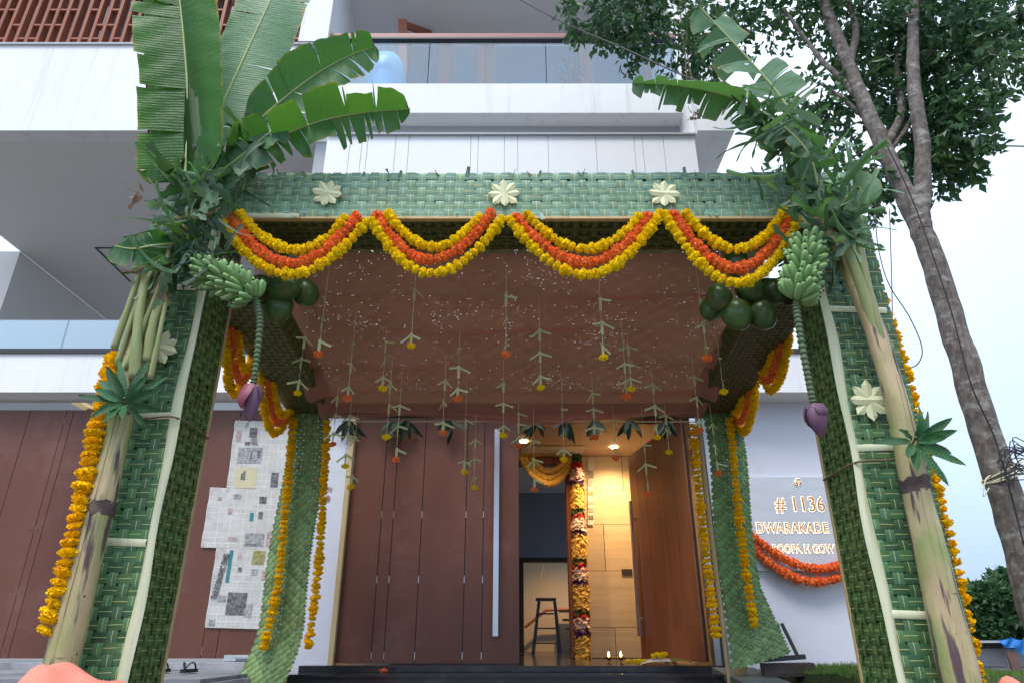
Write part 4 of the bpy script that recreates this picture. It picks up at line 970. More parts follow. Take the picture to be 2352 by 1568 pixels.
# ------------------------------------------------------------------ banana plants
def banana_leaf(parent, mid, side, width, strips, fold, rng, mat, sweep=0.25, spread=0.1, droop=0.0, gap=0.02, N_=64, M_=7, curl=0.0, start=0.04, ribr=0.011, tip=0.9, cut=None):
    mp = spline(mid, N_ + 1); L = sum((b - a).length for a, b in zip(mp, mp[1:]))
    side = Vector(side); g = MB()
    def wprof(u):
        a = min(1, (u - start) / 0.16) if u > start else 0
        b = 1 if u < tip - 0.3 else math.sqrt(max(0.0, 1 - ((u - tip + 0.3) / (1.0 - tip + 0.3)) ** 2))
        return width * (a ** 0.6) * b
    for h in (-1, 1):
        ns = strips[0 if h < 0 else 1]
        cuts = sorted([rng.uniform(0.12, 0.95) for _ in range(ns)]); cuts = [start] + cuts + [1.0]
        for k in range(len(cuts) - 1):
            u0, u1 = cuts[k], cuts[k + 1]
            if u1 - u0 < 0.006: continue
            ph = fold[0 if h < 0 else 1] + rng.gauss(0, spread); dr = droop * rng.uniform(0.6, 1.4); cu = curl * rng.uniform(-.3, 1.3)
            gp = gap * rng.uniform(0.3, 1.4) if ns > 2 else 0.004
            tear = rng.uniform(0.15, 1.0); lw = rng.uniform(0.93, 1.03) if ns > 2 else 1
            nr = max(3, int((u1 - u0) * N_)); rows = []; U = []
            for i in range(nr + 1):
                fi = i / nr; u = u0 + (u1 - u0) * fi
                x = u * N_; a = min(int(x), N_ - 1); f = x - a
                c = mp[a].lerp(mp[a + 1], f); T = (mp[min(a + 1, N_)] - mp[max(a - 1, 0)]).normalized()
                S = (side - T * side.dot(T)).normalized(); Nn = T.cross(S)
                W = wprof(u) * lw
                row = []; uu = []; q = c.copy(); prev = 0
                for j in range(M_ + 1):
                    r_ = j / M_; an = ph + cu * r_ * r_
                    d = (S * h * math.cos(an) + Nn * math.sin(an) + T * sweep).normalized()
                    step_ = W / M_ if j else 0
                    q = q + d * step_
                    p = q - Vector((0, 0, 1)) * dr * r_ * r_ * W
                    pinch = gp * L * max(0, r_ - (1 - tear)) * (0.5 - fi) * 2
                    p = p + T * pinch
                    p = p + Nn * ((0.005 * math.sin(u * 70 + j) + 0.03 * math.sin(u * 9 + ph * 9 + 1.5 * r_) * r_) * r_)
                    row.append(p); uu.append((u, r_))
                rows.append(row if h > 0 else row); U.append(uu)
            if h < 0: rows = [r_[::-1] for r_ in rows]; U = [r_[::-1] for r_ in U]
            g.grid(rows, U)
    lf = part('leaf', g, mat, parent, True)
    part('midrib', MB().tube(mp[::2], [ribr * (1 - 0.75 * i / (len(mp[::2]) - 1)) for i in range(len(mp[::2]))], 7), MIDRIB, lf, True)
    return lf
def scrapmesh(seed, mat, narrow=False):
    r = random.Random(seed); g = MB(); rows = []; U = []
    L = r.uniform(0.8, 1.2); w = r.uniform(0.045, 0.10) if narrow else r.uniform(0.11, 0.26); bend = r.uniform(-1.1, 1.1); tw = r.uniform(-.8, .8); fold = r.uniform(.1, .8)
    p = Vector((0, 0, 0)); a = 0
    for i in range(9):
        f = i / 8; a = bend * f; d = Vector((math.cos(a), 0, math.sin(a))); 
        if i: p = p + d * (L / 8)
        n_ = Vector((-math.sin(a), 0, math.cos(a))); s = Vector((0, 1, 0)) * math.cos(tw * f) + n_ * math.sin(tw * f); b = d.cross(s)
        ww = w * (0.45 + 0.55 * math.sin(math.pi * min(1, f * 1.4 + .12))) if f < .8 else w * (1 - (f - .8) * r.uniform(1, 4.5))
        rows.append([p - s * ww + b * ww * fold, p - s * ww * .5 + b * ww * fold * .4, p, p + s * ww * .5 + b * ww * fold * .3, p + s * ww + b * ww * fold * .9])
        U.append([(f, 1), (f, .5), (f, 0), (f, .5), (f, 1)])
    return g.grid(rows, U).mesh('leaf_scrap', mat, True)
SM = {id(m_): [scrapmesh(40 + k, m_) for k in range(6)] + [scrapmesh(60 + k, m_, True) for k in range(6)] for m_ in (SCRAP, SCRAP2, DRYLEAF)}
SMN = {id(m_): [scrapmesh(80 + k, m_, True) for k in range(8)] for m_ in (SCRAP, SCRAP2, BLADE2)}
def scraps(parent, spots, n, mats, lo, hi, rng, down=0.0, centre=None, lib=None):
    lib = lib or SM
    for k in range(n):
        x, y, Y, rx, ry, ryy = rng.choice(spots)
        p = at(x + rng.gauss(0, rx * .5), y + rng.gauss(0, ry * .5), Y + rng.gauss(0, ryy * .5))
        d = rvec(rng); d.y -= 0.25; d.z -= down
        if centre is not None: d = (d + (p - centre).normalized() * 1.1)
        d.normalize(); s = rng.uniform(lo, hi); m_ = rng.choice(mats)
        inst('leaf_scrap', rng.choice(lib[id(m_)]), frame_M(p, d, rvec(rng)) @ Matrix.Scale(s, 4), parent)

m, nt, out = newmat('banana_pseudostem')
tc = nt.nodes.new('ShaderNodeTexCoord').outputs['Object']
cc = mixc(nt, ramp(nt, noise(nt, tc, 2.3, 4, .6, (1.6, 1.6, 1)), .38, .62), (0.24, 0.29, 0.10), (0.50, 0.40, 0.23))
cc = mixc(nt, mth(nt, 'MULTIPLY', ramp(nt, noise(nt, tc, 9, 5, .6, (5, 5, 0.35)), .45, .7), .6), cc, (0.42, 0.24, 0.17))
cc = mixc(nt, ramp(nt, noise(nt, tc, 6.5, 3, .5, (3.6, 3.6, 0.40)), .56, .64), cc, (0.085, 0.05, 0.055))
cc = mixc(nt, ramp(nt, noise(nt, tc, 22, 4, .6, (1.5, 1.5, 1)), .66, .72), cc, (0.05, 0.03, 0.03))
pb = nt.nodes.new('ShaderNodeBsdfPrincipled'); nt.links.new(cc, pb.inputs['Base Color']); pb.inputs['Roughness'].default_value = 0.48
bp = nt.nodes.new('ShaderNodeBump'); bp.inputs['Strength'].default_value = 0.6; bp.inputs['Distance'].default_value = 0.005
nt.links.new(noise(nt, tc, 12, 5, .6, (6, 6, 0.3)), bp.inputs['Height']); nt.links.new(bp.outputs[0], pb.inputs['Normal'])
nt.links.new(pb.outputs[0], out.inputs[0]); TRUNKM = m
def pseudostem(parent, P, rads, scars):
    pts = spline(P, 70); g = MB(); k = len(pts); rr = []
    for i in range(k):
        f = i / (k - 1) * (len(rads) - 1); a = min(int(f), len(rads) - 2); r = rads[a] + (rads[a + 1] - rads[a]) * (f - a)
        rr.append(r * (1 + 0.02 * math.sin(i * 0.9) + 0.015 * math.sin(i * 2.3)))
    tr = part('trunk', g.tube(pts, rr, 20), TRUNKM, parent, True)
    for i in scars:                                   # dry sheath collars
        c = pts[i]; r = rr[i]; rows = []
        for j in range(25):
            a = 2 * math.pi * j / 24; top = 0.03 * mnoise.noise(Vector((a * 1.3, i, 0))) + 0.05
            rows.append([c + Vector((math.cos(a) * (r + q_[0]), math.sin(a) * (r + q_[0]), q_[1])) for q_ in ((0.001, -0.035 + top * .3), (0.006, 0), (0.004, top * .6), (0.009 + 0.006 * math.sin(a * 5), top))])
        part('dry_collar', MB().grid(rows), pmat('dry_sheath', (0.055, 0.035, 0.045), (0.17, 0.13, 0.10), 14, 0.8, 0.6, 60), tr, True)
    # sheath edges running up the stem
    for q in range(4):
        a0 = -1.9 + q * 0.75; rows = []
        i0, i1 = 4 + q * 9, min(k - 4, 34 + q * 9)
        for i in range(i0, i1):
            f = (i - i0) / (i1 - i0); a = a0 + 0.5 * f; r = rr[i] + 0.0035
            rows.append([pts[i] + Vector((math.cos(a + w_) * (r - (0.003 if abs(w_) > .2 else 0)), math.sin(a + w_) * (r - (0.003 if abs(w_) > .2 else 0)), 0)) for w_ in (-0.28 * (1 - f) - .03, -0.1 * (1 - f), 0.1 * (1 - f), 0.28 * (1 - f) + .03)])
        part('sheath_edge', MB().grid(rows), TRUNKM, tr, True)
    return tr
bl = thing('banana_plant', 'cut banana plant with large whole leaves tied to the left post', 'banana plant', (-2.04, 3.42, 0), 'banana plants tied to the posts')
rg = random.Random(3)
pseudostem(bl, [(-2.05, 3.43, 0), (-2.05, 3.43, 0.6), at(268, 1000, 3.43), at(315, 790, 3.43), at(350, 660, 3.43), at(420, 520, 3.42)], [0.078, 0.075, 0.063, 0.058, 0.048, 0.034], (30, 22))
for a_, b_, c_, r0 in (((268, 840), (330, 660), (392, 560), .017), ((290, 850), (365, 660), (395, 545), .018), ((340, 830), (355, 730), (385, 665), .030), ((262, 800), (300, 690), (330, 600), .02), ((345, 870), (368, 760), (385, 670), .016), ((310, 870), (318, 740), (340, 610), .034)):
    part('leaf_stalk', MB().tube(spline([at(*a_, 3.38), at(*b_, 3.34), at(*c_, 3.36)], 14), [r0 * .95] * 5 + [r0 * .75] * 9, 9), PETIOLE, bl, True)
LA = banana_leaf(bl, [at(425, 415, 3.36), at(432, 250, 3.34), at(422, 90, 3.3), at(405, -60, 3.28), at(385, -160, 3.3)], (1, 0.15, 0.05), 0.285, (6, 5), (-0.10, -0.5), rg, BLADEA, 0.05, 0.07, gap=0.008, start=-0.1, tip=1.0, N_=90)
LB = banana_leaf(bl, [at(463, 345, 3.45), at(515, 230, 3.5), at(575, 100, 3.55), at(635, -30, 3.6), at(690, -160, 3.7)], (1, 0.1, -0.45), 0.27, (4, 5), (0.25, 0.20), rg, BLADE2, 0.22, 0.05, gap=0.006, start=0.0, tip=1.0, N_=90)
LC = banana_leaf(bl, [at(560, 310, 3.5), at(630, 245, 3.55), at(720, 175, 3.6), at(800, 130, 3.62), at(862, 108, 3.62)], (0.45, 0.0, -0.9), 0.205, (7, 8), (-0.75, 0.05), rg, BLADE, 0.32, 0.10, gap=0.012, start=0.02, tip=0.92, droop=0.1)
LD = banana_leaf(bl, [at(520, 385, 3.42), at(620, 325, 3.42), at(740, 278, 3.42), at(850, 258, 3.42), at(942, 252, 3.45)], (0.25, -0.1, -0.95), 0.205, (9, 14), (-1.15, 0.1), rg, BLADE, 0.10, 0.16, gap=0.02, start=0.0, tip=0.8, droop=0.12)
banana_leaf(bl, [at(470, 420, 3.4), at(540, 370, 3.36), at(600, 320, 3.36), at(650, 280, 3.4)], (0.5, -.1, -0.8), 0.15, (6, 6), (-0.4, 0.3), rg, BLADE2, 0.2, 0.4, gap=0.03, start=0.0, tip=0.8, droop=0.25)
banana_leaf(bl, [at(400, 560, 3.36), at(350, 565, 3.3), at(305, 572, 3.28), at(262, 565, 3.3)], (0.1, -.4, 0.9), 0.10, (2, 3), (-0.2, 0.3), rg, BLADE, 0.2, 0.25, gap=0.02, start=0.0, tip=0.9, droop=0.1)
scraps(bl, [(440, 430, 3.36, 60, 50, .12), (430, 510, 3.36, 75, 60, .12), (460, 570, 3.38, 50, 60, .1), (400, 600, 3.36, 50, 60, .1), (540, 330, 3.42, 60, 60, .1), (480, 460, 3.38, 50, 60, .1), (540, 430, 3.42, 30, 50, .08)], 95, [SCRAP, SCRAP, SCRAP, SCRAP2], 0.11, 0.25, rg, 0.35)
scraps(bl, [(450, 420, 3.36, 80, 60, .10), (430, 520, 3.35, 80, 70, .10), (470, 580, 3.37, 50, 60, .08), (390, 600, 3.34, 50, 60, .08), (550, 340, 3.40, 70, 50, .08)], 75, [SCRAP, SCRAP, SCRAP2], 0.14, 0.30, rg, 0.5, lib=SMN)
scraps(bl, [(330, 400, 3.32, 30, 20, .05), (320, 440, 3.32, 30, 20, .05), (320, 610, 3.32, 25, 30, .05), (455, 480, 3.3, 40, 40, .05), (390, 640, 3.33, 30, 20, .04)], 14, [DRYLEAF], 0.08, 0.17, rg, 0.3)

br = thing('banana_plant', 'cut banana plant with split ragged leaves tied to the right post', 'banana plant', (2.0, 3.42, 0), 'banana plants tied to the posts')
pseudostem(br, [(2.02, 3.43, 0), (2.02, 3.43, 0.6), at(2105, 1130, 3.43), at(2060, 930, 3.43), at(2010, 760, 3.43), at(1960, 640, 3.42), at(1900, 520, 3.41), at(1868, 415, 3.40)], [0.086, 0.083, 0.066, 0.056, 0.053, 0.048, 0.028, 0.024], (20,))
for a_, b_, c_, r0 in (((2055, 900), (1995, 660), (1950, 500), .020), ((2040, 850), (1975, 650), (1930, 540), .030), ((2070, 930), (2010, 720), (1975, 560), .018)):
    part('leaf_stalk', MB().tube(spline([at(*a_, 3.45), at(*b_, 3.38), at(*c_, 3.38)], 14), [r0 * .8] * 2 + [r0 * 1.15] * 4 + [r0] * 8, 9), PETIOLE, br, True)
rg = random.Random(12)
banana_leaf(br, [at(1862, 420, 3.38), at(1840, 310, 3.36), at(1790, 220, 3.36), at(1700, 115, 3.38), at(1605, 15, 3.4)], (0.75, 0.1, 0.62), 0.235, (26, 20), (0.1, 0.2), rg, BLADE2, 0.45, 0.50, gap=0.006, start=0.25, tip=0.95, droop=0.12, ribr=0.013, N_=110)
banana_leaf(br, [at(1850, 400, 3.4), at(1790, 320, 3.38), at(1700, 235, 3.36), at(1570, 200, 3.34), at(1452, 192, 3.34)], (0.1, -0.2, 0.95), 0.15, (20, 14), (-0.25, -1.25), rg, BLADE2, 0.3, 0.36, gap=0.008, start=0.2, tip=0.95, droop=0.25, N_=110)
banana_leaf(br, [at(1880, 440, 3.36), at(1860, 360, 3.32), at(1810, 300, 3.28), at(1740, 250, 3.26)], (0.5, -0.3, 0.8), 0.17, (11, 11), (-0.5, 0.3), rg, BLADE2, 0.3, 0.6, gap=0.015, start=0.0, tip=0.9, droop=0.5)
banana_leaf(br, [at(1900, 520, 3.36), at(1940, 460, 3.34), at(1970, 430, 3.32), at(2000, 470, 3.3)], (0.5, -0.3, 0.8), 0.12, (6, 6), (-0.2, 0.3), rg, BLADE2, 0.3, 0.5, gap=0.02, start=0.0, tip=0.9, droop=0.3)
scraps(br, [(1820, 330, 3.34, 90, 70, .12), (1870, 400, 3.36, 90, 60, .12), (1900, 470, 3.36, 80, 60, .12), (1950, 520, 3.38, 50, 60, .1), (1760, 290, 3.36, 60, 40, .08), (1850, 560, 3.38, 25, 50, .06)], 62, [SCRAP2, SCRAP2, SCRAP2, SCRAP], 0.10, 0.23, rg, 0.05)
scraps(br, [(1800, 300, 3.34, 95, 70, .10), (1860, 390, 3.33, 100, 70, .10), (1900, 470, 3.34, 90, 60, .10), (1930, 540, 3.36, 60, 50, .08), (1740, 270, 3.34, 50, 30, .06)], 95, [BLADE2, SCRAP2, BLADE2, SCRAP], 0.18, 0.36, rg, 0.15, lib=SMN)
scraps(br, [(1592, 265, 3.36, 10, 18, .03)], 7, [DRYLEAF], 0.05, 0.10, rg, 1.0)

# ------------------------------------------------------------------ banana bunches
def bananamesh(seed):
    r = random.Random(seed); P_ = []; rr = []; cv = r.uniform(0.35, 0.75)
    for i in range(11):
        f = i / 10; a = -cv / 2 + cv * f
        P_.append(Vector((f - 0.02, 0, 0.45 * cv * (0.25 - (f - .5) ** 2))))
        rr.append(0.175 * (0.45 + 0.55 * math.sin(math.pi * min(1, max(0, (f + .12) / 1.12))) ** 0.6) if 0.05 < f < 0.93 else (0.055 if f <= .05 else 0.045))
    g = MB(); g.tube(P_, rr, 5); g.cur = 1
    g.tube([P_[-1] - Vector((0.01, 0, 0)), P_[-1] + Vector((0.09, 0, -0.01))], [0.06, 0.04], 6)
    return g.mesh('banana', [BANANA, BTIP], True)
BN = [bananamesh(k) for k in range(4)]
def bunch(label, axis, hands, per, L, rng, rach, bud, openb, lean=0.55, arc=(-2.9, 0.3)):
    ax = spline([at(*a) for a in axis], 20); t_ = thing('banana_bunch', label, 'bananas', ax[0], 'banana bunches on the posts')
    part('stem', MB().tube(ax, 0.018, 8), RACHIS, t_, True)
    for h in range(hands):
        f = (h + 0.4) / hands; c = ax[min(19, int(f * 19))]; T = (ax[min(19, int(f * 19) + 1)] - ax[max(0, int(f * 19) - 1)]).normalized()
        S = T.cross(Vector((0, 1, 0))).normalized(); Q = T.cross(S)
        for k in range(per):
            a = arc[0] + (arc[1] - arc[0]) * (k + 0.5 + rng.uniform(-.2, .2)) / per
            d = (S * math.cos(a) + Q * math.sin(a)); d = (d - T * lean + rvec(rng) * 0.10).normalized()
            s = L * rng.uniform(0.85, 1.1)
            o = c + d * 0.018 + T * rng.uniform(-.012, .012)
            inst('banana', rng.choice(BN), frame_M(o, d, T.cross(d) + rvec(rng) * .15) @ Matrix.Scale(s, 4), t_)
    rp = spline([at(*a) for a in rach], 90); rr = [0.0175 - 0.004 * i / 89 + (0.0045 if (i // 2) % 2 else -0.001) for i in range(90)]
    part('stalk', MB().tube(rp, rr, 9), RACHIS, t_, False)
    b0, b1, br_ = at(*bud[0]), at(*bud[1]), bud[2]; ax_ = (b1 - b0); Lb = ax_.length; q = ax_.normalized().to_track_quat('Z', 'Y').to_matrix().to_4x4()
    prof = [(0.012, -0.01), (br_ * .62, Lb * .07), (br_ * .93, Lb * .2), (br_, Lb * .36), (br_ * .9, Lb * .55), (br_ * .62, Lb * .75), (br_ * .28, Lb * .92), (0.002, Lb)]
    bd = part('flower_bud', MB().lathe(prof, b0, 18, q), BUD, t_, True)
    for k, (a0, op, sc_) in enumerate(openb):
        rows = []
        for i in range(9):
            f = i / 8; row = []
            for j in range(7):
                a = a0 + (j / 6 - .5) * 2.0 * (1 - .55 * f ** 2); r = br_ * (0.5 + 0.62 * math.sin(math.pi * min(1, f * .62 + .2))) * 1.06 * (1 - f ** 4 * .9)
                p = Vector((r * math.cos(a), r * math.sin(a), Lb * (0.02 + f * .8 * sc_)))
                p += Vector((math.cos(a0), math.sin(a0), 0)) * (op * f ** 1.3)
                row.append(q @ p + b0)
            rows.append(row)
        part('bract', MB().grid(rows), BUD if op < .03 else BUDIN, bd, True)
    return t_
rg = random.Random(5)
bunch('green banana bunch with a half-open purple bud beside the left post', [(478, 628, 3.36), (515, 645, 3.3), (562, 668, 3.26), (588, 690, 3.27)], 6, 9, 0.105, rg, [(588, 690, 3.27), (597, 740, 3.27), (590, 820, 3.27), (581, 888, 3.27)], ((580, 884, 3.27), (573, 968, 3.27), 0.046), ((3.6, 0.05, 0.9), (1.2, 0.006, 0.8)), 0.45, (-.5, 3.5))
bunch('upright green banana bunch with a closed purple bud beside the right post', [(1852, 575, 3.34), (1845, 620, 3.3), (1836, 665, 3.28), (1828, 700, 3.28)], 8, 9, 0.118, rg, [(1828, 700, 3.28), (1838, 770, 3.28), (1855, 860, 3.28), (1870, 932, 3.28)], ((1869, 930, 3.28), (1888, 1005, 3.28), 0.05), ((5.5, 0.012, 0.95), (2.6, 0.006, 0.7)), 0.6, (-.5, 3.6))

# ------------------------------------------------------------------ coconuts
def coconut(label, x, y, Y, r, dirv, grp):
    c = at(x, y, Y); d = Vector(dirv).normalized(); q = d.to_track_quat('Z', 'Y').to_matrix().to_4x4()
    t_ = thing('coconut', label, 'coconut', c, grp)
    P_ = []
    for i in range(15):
        f = i / 14 * math.pi; row = []
        for j in range(25):
            a = 2 * math.pi * j / 24; rr = r * math.sin(f) * (1 + 0.05 * math.cos(3 * a)); z = -r * 1.18 * math.cos(f) * (1 + (0.10 if f > 1.57 else 0) * (1 - math.sin(f)))
            row.append(q @ Vector((rr * math.cos(a), rr * math.sin(a), z)) + c)
        P_.append(row)
    part('husk', MB().grid(P_), COCO, t_, True)
    part('cap', MB().lathe([(0.001, -r * 1.24), (r * .18, -r * 1.22), (r * .36, -r * 1.10), (r * .38, -r * 1.02)], c, 9, q), CALYX, t_, True)
LG, RGp = 'coconuts by the left banana bunch', 'coconuts by the right banana bunch'
coconut('upright green coconut at the right of the left cluster', 703, 672, 3.80, 0.082, (0.3, -0.3, -0.9), LG)
coconut('green coconut lying on its side in the middle of the left cluster', 652, 663, 3.72, 0.085, (0.9, -.2, -0.1), LG)
coconut('lowest green coconut of the left cluster', 642, 708, 3.78, 0.084, (-.1, -.2, -1), LG)
coconut('green coconut half hidden behind the left banana bunch', 597, 662, 3.78, 0.080, (-.1, -.3, -1), LG)
coconut('green coconut peeping between orange and upper yellow strands of the leftmost swag', 668, 597, 3.86, 0.075, (.8, -.2, -.4), LG)
coconut('round green coconut at the left of the right cluster', 1652, 683, 3.74, 0.080, (0.1, -.4, -0.9), RGp)
coconut('green coconut behind the round one, furthest left of the right cluster', 1638, 708, 3.86, 0.078, (-.6, -.2, -.6), RGp)
coconut('lowest green coconut in the middle of the right cluster', 1692, 722, 3.74, 0.088, (.3, -.2, -1), RGp)
coconut('shiny green coconut at the lower right of the right cluster', 1749, 723, 3.76, 0.086, (.3, -.3, -.9), RGp)
coconut('green coconut just below the lowest strand of the rightmost swag', 1722, 665, 3.74, 0.082, (.5, -.3, -.7), RGp)
coconut('green coconut between the rightmost swag and the right banana bunch', 1776, 670, 3.84, 0.078, (.3, -.3, -.9), RGp)
coconut('green coconut showing above the orange strand of the rightmost swag', 1690, 605, 3.84, 0.080, (-.2, -.2, -1), RGp)

# ------------------------------------------------------------------ mango-leaf sprays, ropes, door toran
def longleaf(L, w, bend, mat, seed=0):
    g = MB(); rows = []; U = []
    for i in range(9):
        f = i / 8; ww = w * math.sin(math.pi * min(1, 0.06 + f * .94)) ** 0.75 + 0.001
        x = L * f; z = bend * f * f
        rows.append([(x, -ww, z + ww * .30 + .004 * math.sin(f * 14)), (x, -ww * .5, z + ww * .1), (x, 0, z), (x, ww * .5, z + ww * .1), (x, ww, z + ww * .30 - .004 * math.sin(f * 14))])
        U.append([(f, 1), (f, .5), (f, 0), (f, .5), (f, 1)])
    return g.grid(rows, U).mesh('leaf', mat, True)
ML = [longleaf(0.165, w_, b, MANGO) for b, w_ in ((-0.05, .022), (-0.02, .019), (-0.10, .023), (0.02, .020), (-0.13, .018), (-.03, .025))]
def spray(label, c, dirs):
    t_ = thing('mango_leaf_spray', label, 'leaf spray', c, 'mango-leaf sprays tied to the banana stems')
    for (a, L, oy) in dirs:
        d = Vector((math.cos(a), oy, math.sin(a)))
        o = inst('leaf', rnd.choice(ML), frame_M(Vector(c) + d * 0.015, d, Vector((-math.sin(a), -.35, math.cos(a))) + rvec() * .3) @ Matrix.Diagonal((L, 1, 1, 1)), t_)
    part('twig', MB().tube([Vector(c) + Vector((0, .03, -.02)), Vector(c), Vector(c) + Vector((0, -.03, .02))], 0.006, 6), RACHIS, t_)
spray('spray of dark green mango leaves tied to the left banana stem', at(290, 925, 3.30), [(3.05, 1.3, -.1), (2.45, 1.15, -.35), (2.1, 1.2, -.5), (1.75, 1.35, -.4), (1.25, 1.35, -.2), (0.85, 1.0, -.5), (0.5, 1.1, -.6), (0.2, .9, -.6), (-.35, 1.15, -.4), (-.75, 1.3, -.2), (-1.2, .7, -.8), (3.6, .8, -.7), (4.1, .7, -.6), (2.75, .8, -.8)])
spray('spray of dark green mango leaves tied to the right banana stem', at(2098, 1015, 3.30), [(3.1, 1.1, -.1), (2.6, .6, -.8), (1.0, 1.1, -.3), (.75, .9, -.6), (.5, 1.35, -.3), (.2, 1.2, -.4), (-.25, 1.2, -.2), (-.6, 1.35, -.2), (-1.15, 1.4, -.2), (-1.9, 1.1, -.4), (-2.3, .9, -.5), (.0, .8, -.8)])
def ropeloop(label, z0, z1, x0, x1, xs_):
    pts = [(x0, PY1 + .01, z0), (x0, PY0 - .022, z0 + (z1 - z0) * .1), ((x0 + x1) / 2, PY0 - 0.024, (z0 + z1) / 2), (xs_, 3.335, z1), (x1, PY0 - 0.02, z1 - .01), (x1, PY1 + .01, z1 - .06)]
    g = MB(); P_ = spline(pts, 40) + [Vector(pts[0])]
    g.tube(P_, 0.0055, 6)
    tag(part('rope', g, ROPE, None, True), label, 'rope')
ropeloop('jute rope around the left post below the mango leaves', zat(1005, PY1), at(270, 940, 3.36).z, -PX + .012, -PX - PW - .01, -2.05)
ropeloop('jute rope around the right post below the mango leaves', zat(1065, PY0), at(2067, 1026, 3.36).z, PX - .012, PX + PW + .01, 2.03)
tor = thing('mango_leaf_toran', 'string of drooping dark mango-leaf bunches across the door head', 'toran', (0, 6.5, 2.35))
tz0 = zat(968, 6.5)
part('string', MB().tube([(xat(790, 970, 6.5), 6.5, tz0), (xat(1600, 970, 6.5), 6.5, tz0)], 0.006, 5), ROPE, tor)
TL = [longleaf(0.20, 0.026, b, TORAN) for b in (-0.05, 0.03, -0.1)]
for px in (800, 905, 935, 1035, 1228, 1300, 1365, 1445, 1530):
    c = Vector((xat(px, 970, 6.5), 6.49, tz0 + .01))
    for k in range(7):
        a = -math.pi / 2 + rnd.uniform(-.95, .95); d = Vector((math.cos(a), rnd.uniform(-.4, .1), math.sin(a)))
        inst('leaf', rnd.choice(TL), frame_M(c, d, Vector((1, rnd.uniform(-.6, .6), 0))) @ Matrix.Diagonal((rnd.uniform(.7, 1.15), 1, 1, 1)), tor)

def leafcloud(g, c, r, n, size, rng, droop=0.35, per=5):
    """twigs of small folded leaves through a volume"""
    for _ in range(n):
        d = rvec(rng); q = rng.random() ** 0.45; p = Vector((c[0] + d.x * r[0] * q, c[1] + d.y * r[1] * q, c[2] + d.z * r[2] * q))
        td = (d + rvec(rng) * .8 - Vector((0, 0, droop))).normalized()
        for k in range(per):
            o = p + td * (k * size * .38); ld = (td * .55 + rvec(rng) * .9 - Vector((0, 0, droop))).normalized(); s = ld.cross(rvec(rng)).normalized(); b = ld.cross(s)
            L = size * rng.uniform(.75, 1.25); w = L * rng.uniform(.22, .31); n0 = len(g.v)
            g.v += [tuple(o), tuple(o + ld * L * .45 + s * w + b * w * .5), tuple(o + ld * L), tuple(o + ld * L * .45 - s * w + b * w * .5)]
            g.face((n0, n0 + 1, n0 + 2)); g.face((n0, n0 + 2, n0 + 3))
# ------------------------------------------------------------------ nameplate
pl0, pl1 = at(1700, 1096, 6.69), at(1700, 1310, 6.69)
PLX0, PLX1 = xat(1712, 1200, 6.69), 3.28
np_ = thing('nameplate', 'grey house nameplate with backlit gold lettering on the right wall', 'sign', (2.78, 6.69, pl1.z))
PLM = pmat('brushed_grey_plate', (0.60, 0.62, 0.66), (0.54, 0.56, 0.60), 4, 0.4, 0.1, 200, metal=0.25, stretch=(1, 1, 3))
bx('plate', np_, PLM, PLX0, PLX1, 6.665, 6.698, pl1.z, pl0.z)
GOLD = pmat('gold_letters', (0.62, 0.30, 0.10), (0.55, 0.24, 0.08), 10, 0.3, metal=0.7)
HALO = emat('letter_backlight', (1.0, 0.80, 0.60), 1.6)
def text_mesh(name, body, size, off=0.0, depth=0.004, shear=0.0):
    cu = bpy.data.curves.new(name, 'FONT'); cu.body = body; cu.size = size; cu.offset = off; cu.extrude = depth; cu.shear = shear
    cu.resolution_u = 3
    o = bpy.data.objects.new(name, cu); COL.objects.link(o)
    dg = bpy.context.evaluated_depsgraph_get(); me = bpy.data.meshes.new_from_object(o.evaluated_get(dg))
    bpy.data.objects.remove(o); return me
def islands(me, mat):
    par = list(range(len(me.vertices)))
    def find(a):
        while par[a] != a: par[a] = par[par[a]]; a = par[a]
        return a
    for p in me.polygons:
        r_ = find(p.vertices[0])
        for v in p.vertices[1:]: par[find(v)] = r_
    grp = {}
    for p in me.polygons: grp.setdefault(find(p.vertices[0]), []).append(list(p.vertices))
    out_ = []
    for fs in grp.values():
        ids = sorted({v for f in fs for v in f}); mp = {v: i for i, v in enumerate(ids)}
        m2_ = bpy.data.meshes.new('letter'); m2_.from_pydata([me.vertices[v].co[:] for v in ids], [], [[mp[v] for v in f] for f in fs]); m2_.materials.append(mat); out_.append(m2_)
    return out_
def lettering(parent, body, pos, size, width=None, mats=True, rot=0, mat=None, y=6.66):
    me = text_mesh('lettering', body, size); xs_ = [v.co.x for v in me.vertices]
    if not xs_: return
    sx = width / (max(xs_) - min(xs_)) if width else 1.0
    for off, dy, m_ in ((0.0, 0.0, GOLD), (0.0055, 0.008, HALO)) if mats else ((0.0, 0.0, mat),):
        me = text_mesh('lettering', body, size, off)
        me.materials.clear(); me.materials.append(m_)
        M = Matrix.Translation((pos.x, y + dy, pos.z)) @ Matrix.Rotation(rot, 4, 'Y') @ Matrix.Rotation(R(90), 4, 'X') @ Matrix.Diagonal((sx, 1, 1, 1))
        for isl in islands(me, m_): inst('letter' if m_ is not HALO else 'letter_glow', isl, M, parent)
lettering(np_, '\u0950', at(1824, 1116, 6.66), 0.09)
lettering(np_, '# 1136', at(1783, 1173, 6.66), 0.20, xat(1896, 1150, 6.66) - xat(1783, 1150, 6.66))
lettering(np_, 'DWARAKADE', at(1738, 1222, 6.66), 0.135, xat(1902, 1210, 6.66) - xat(1738, 1210, 6.66))
lettering(np_, 'ROOPA H GOW', at(1776, 1268, 6.66), 0.105, xat(1918, 1260, 6.66) - xat(1776, 1260, 6.66))

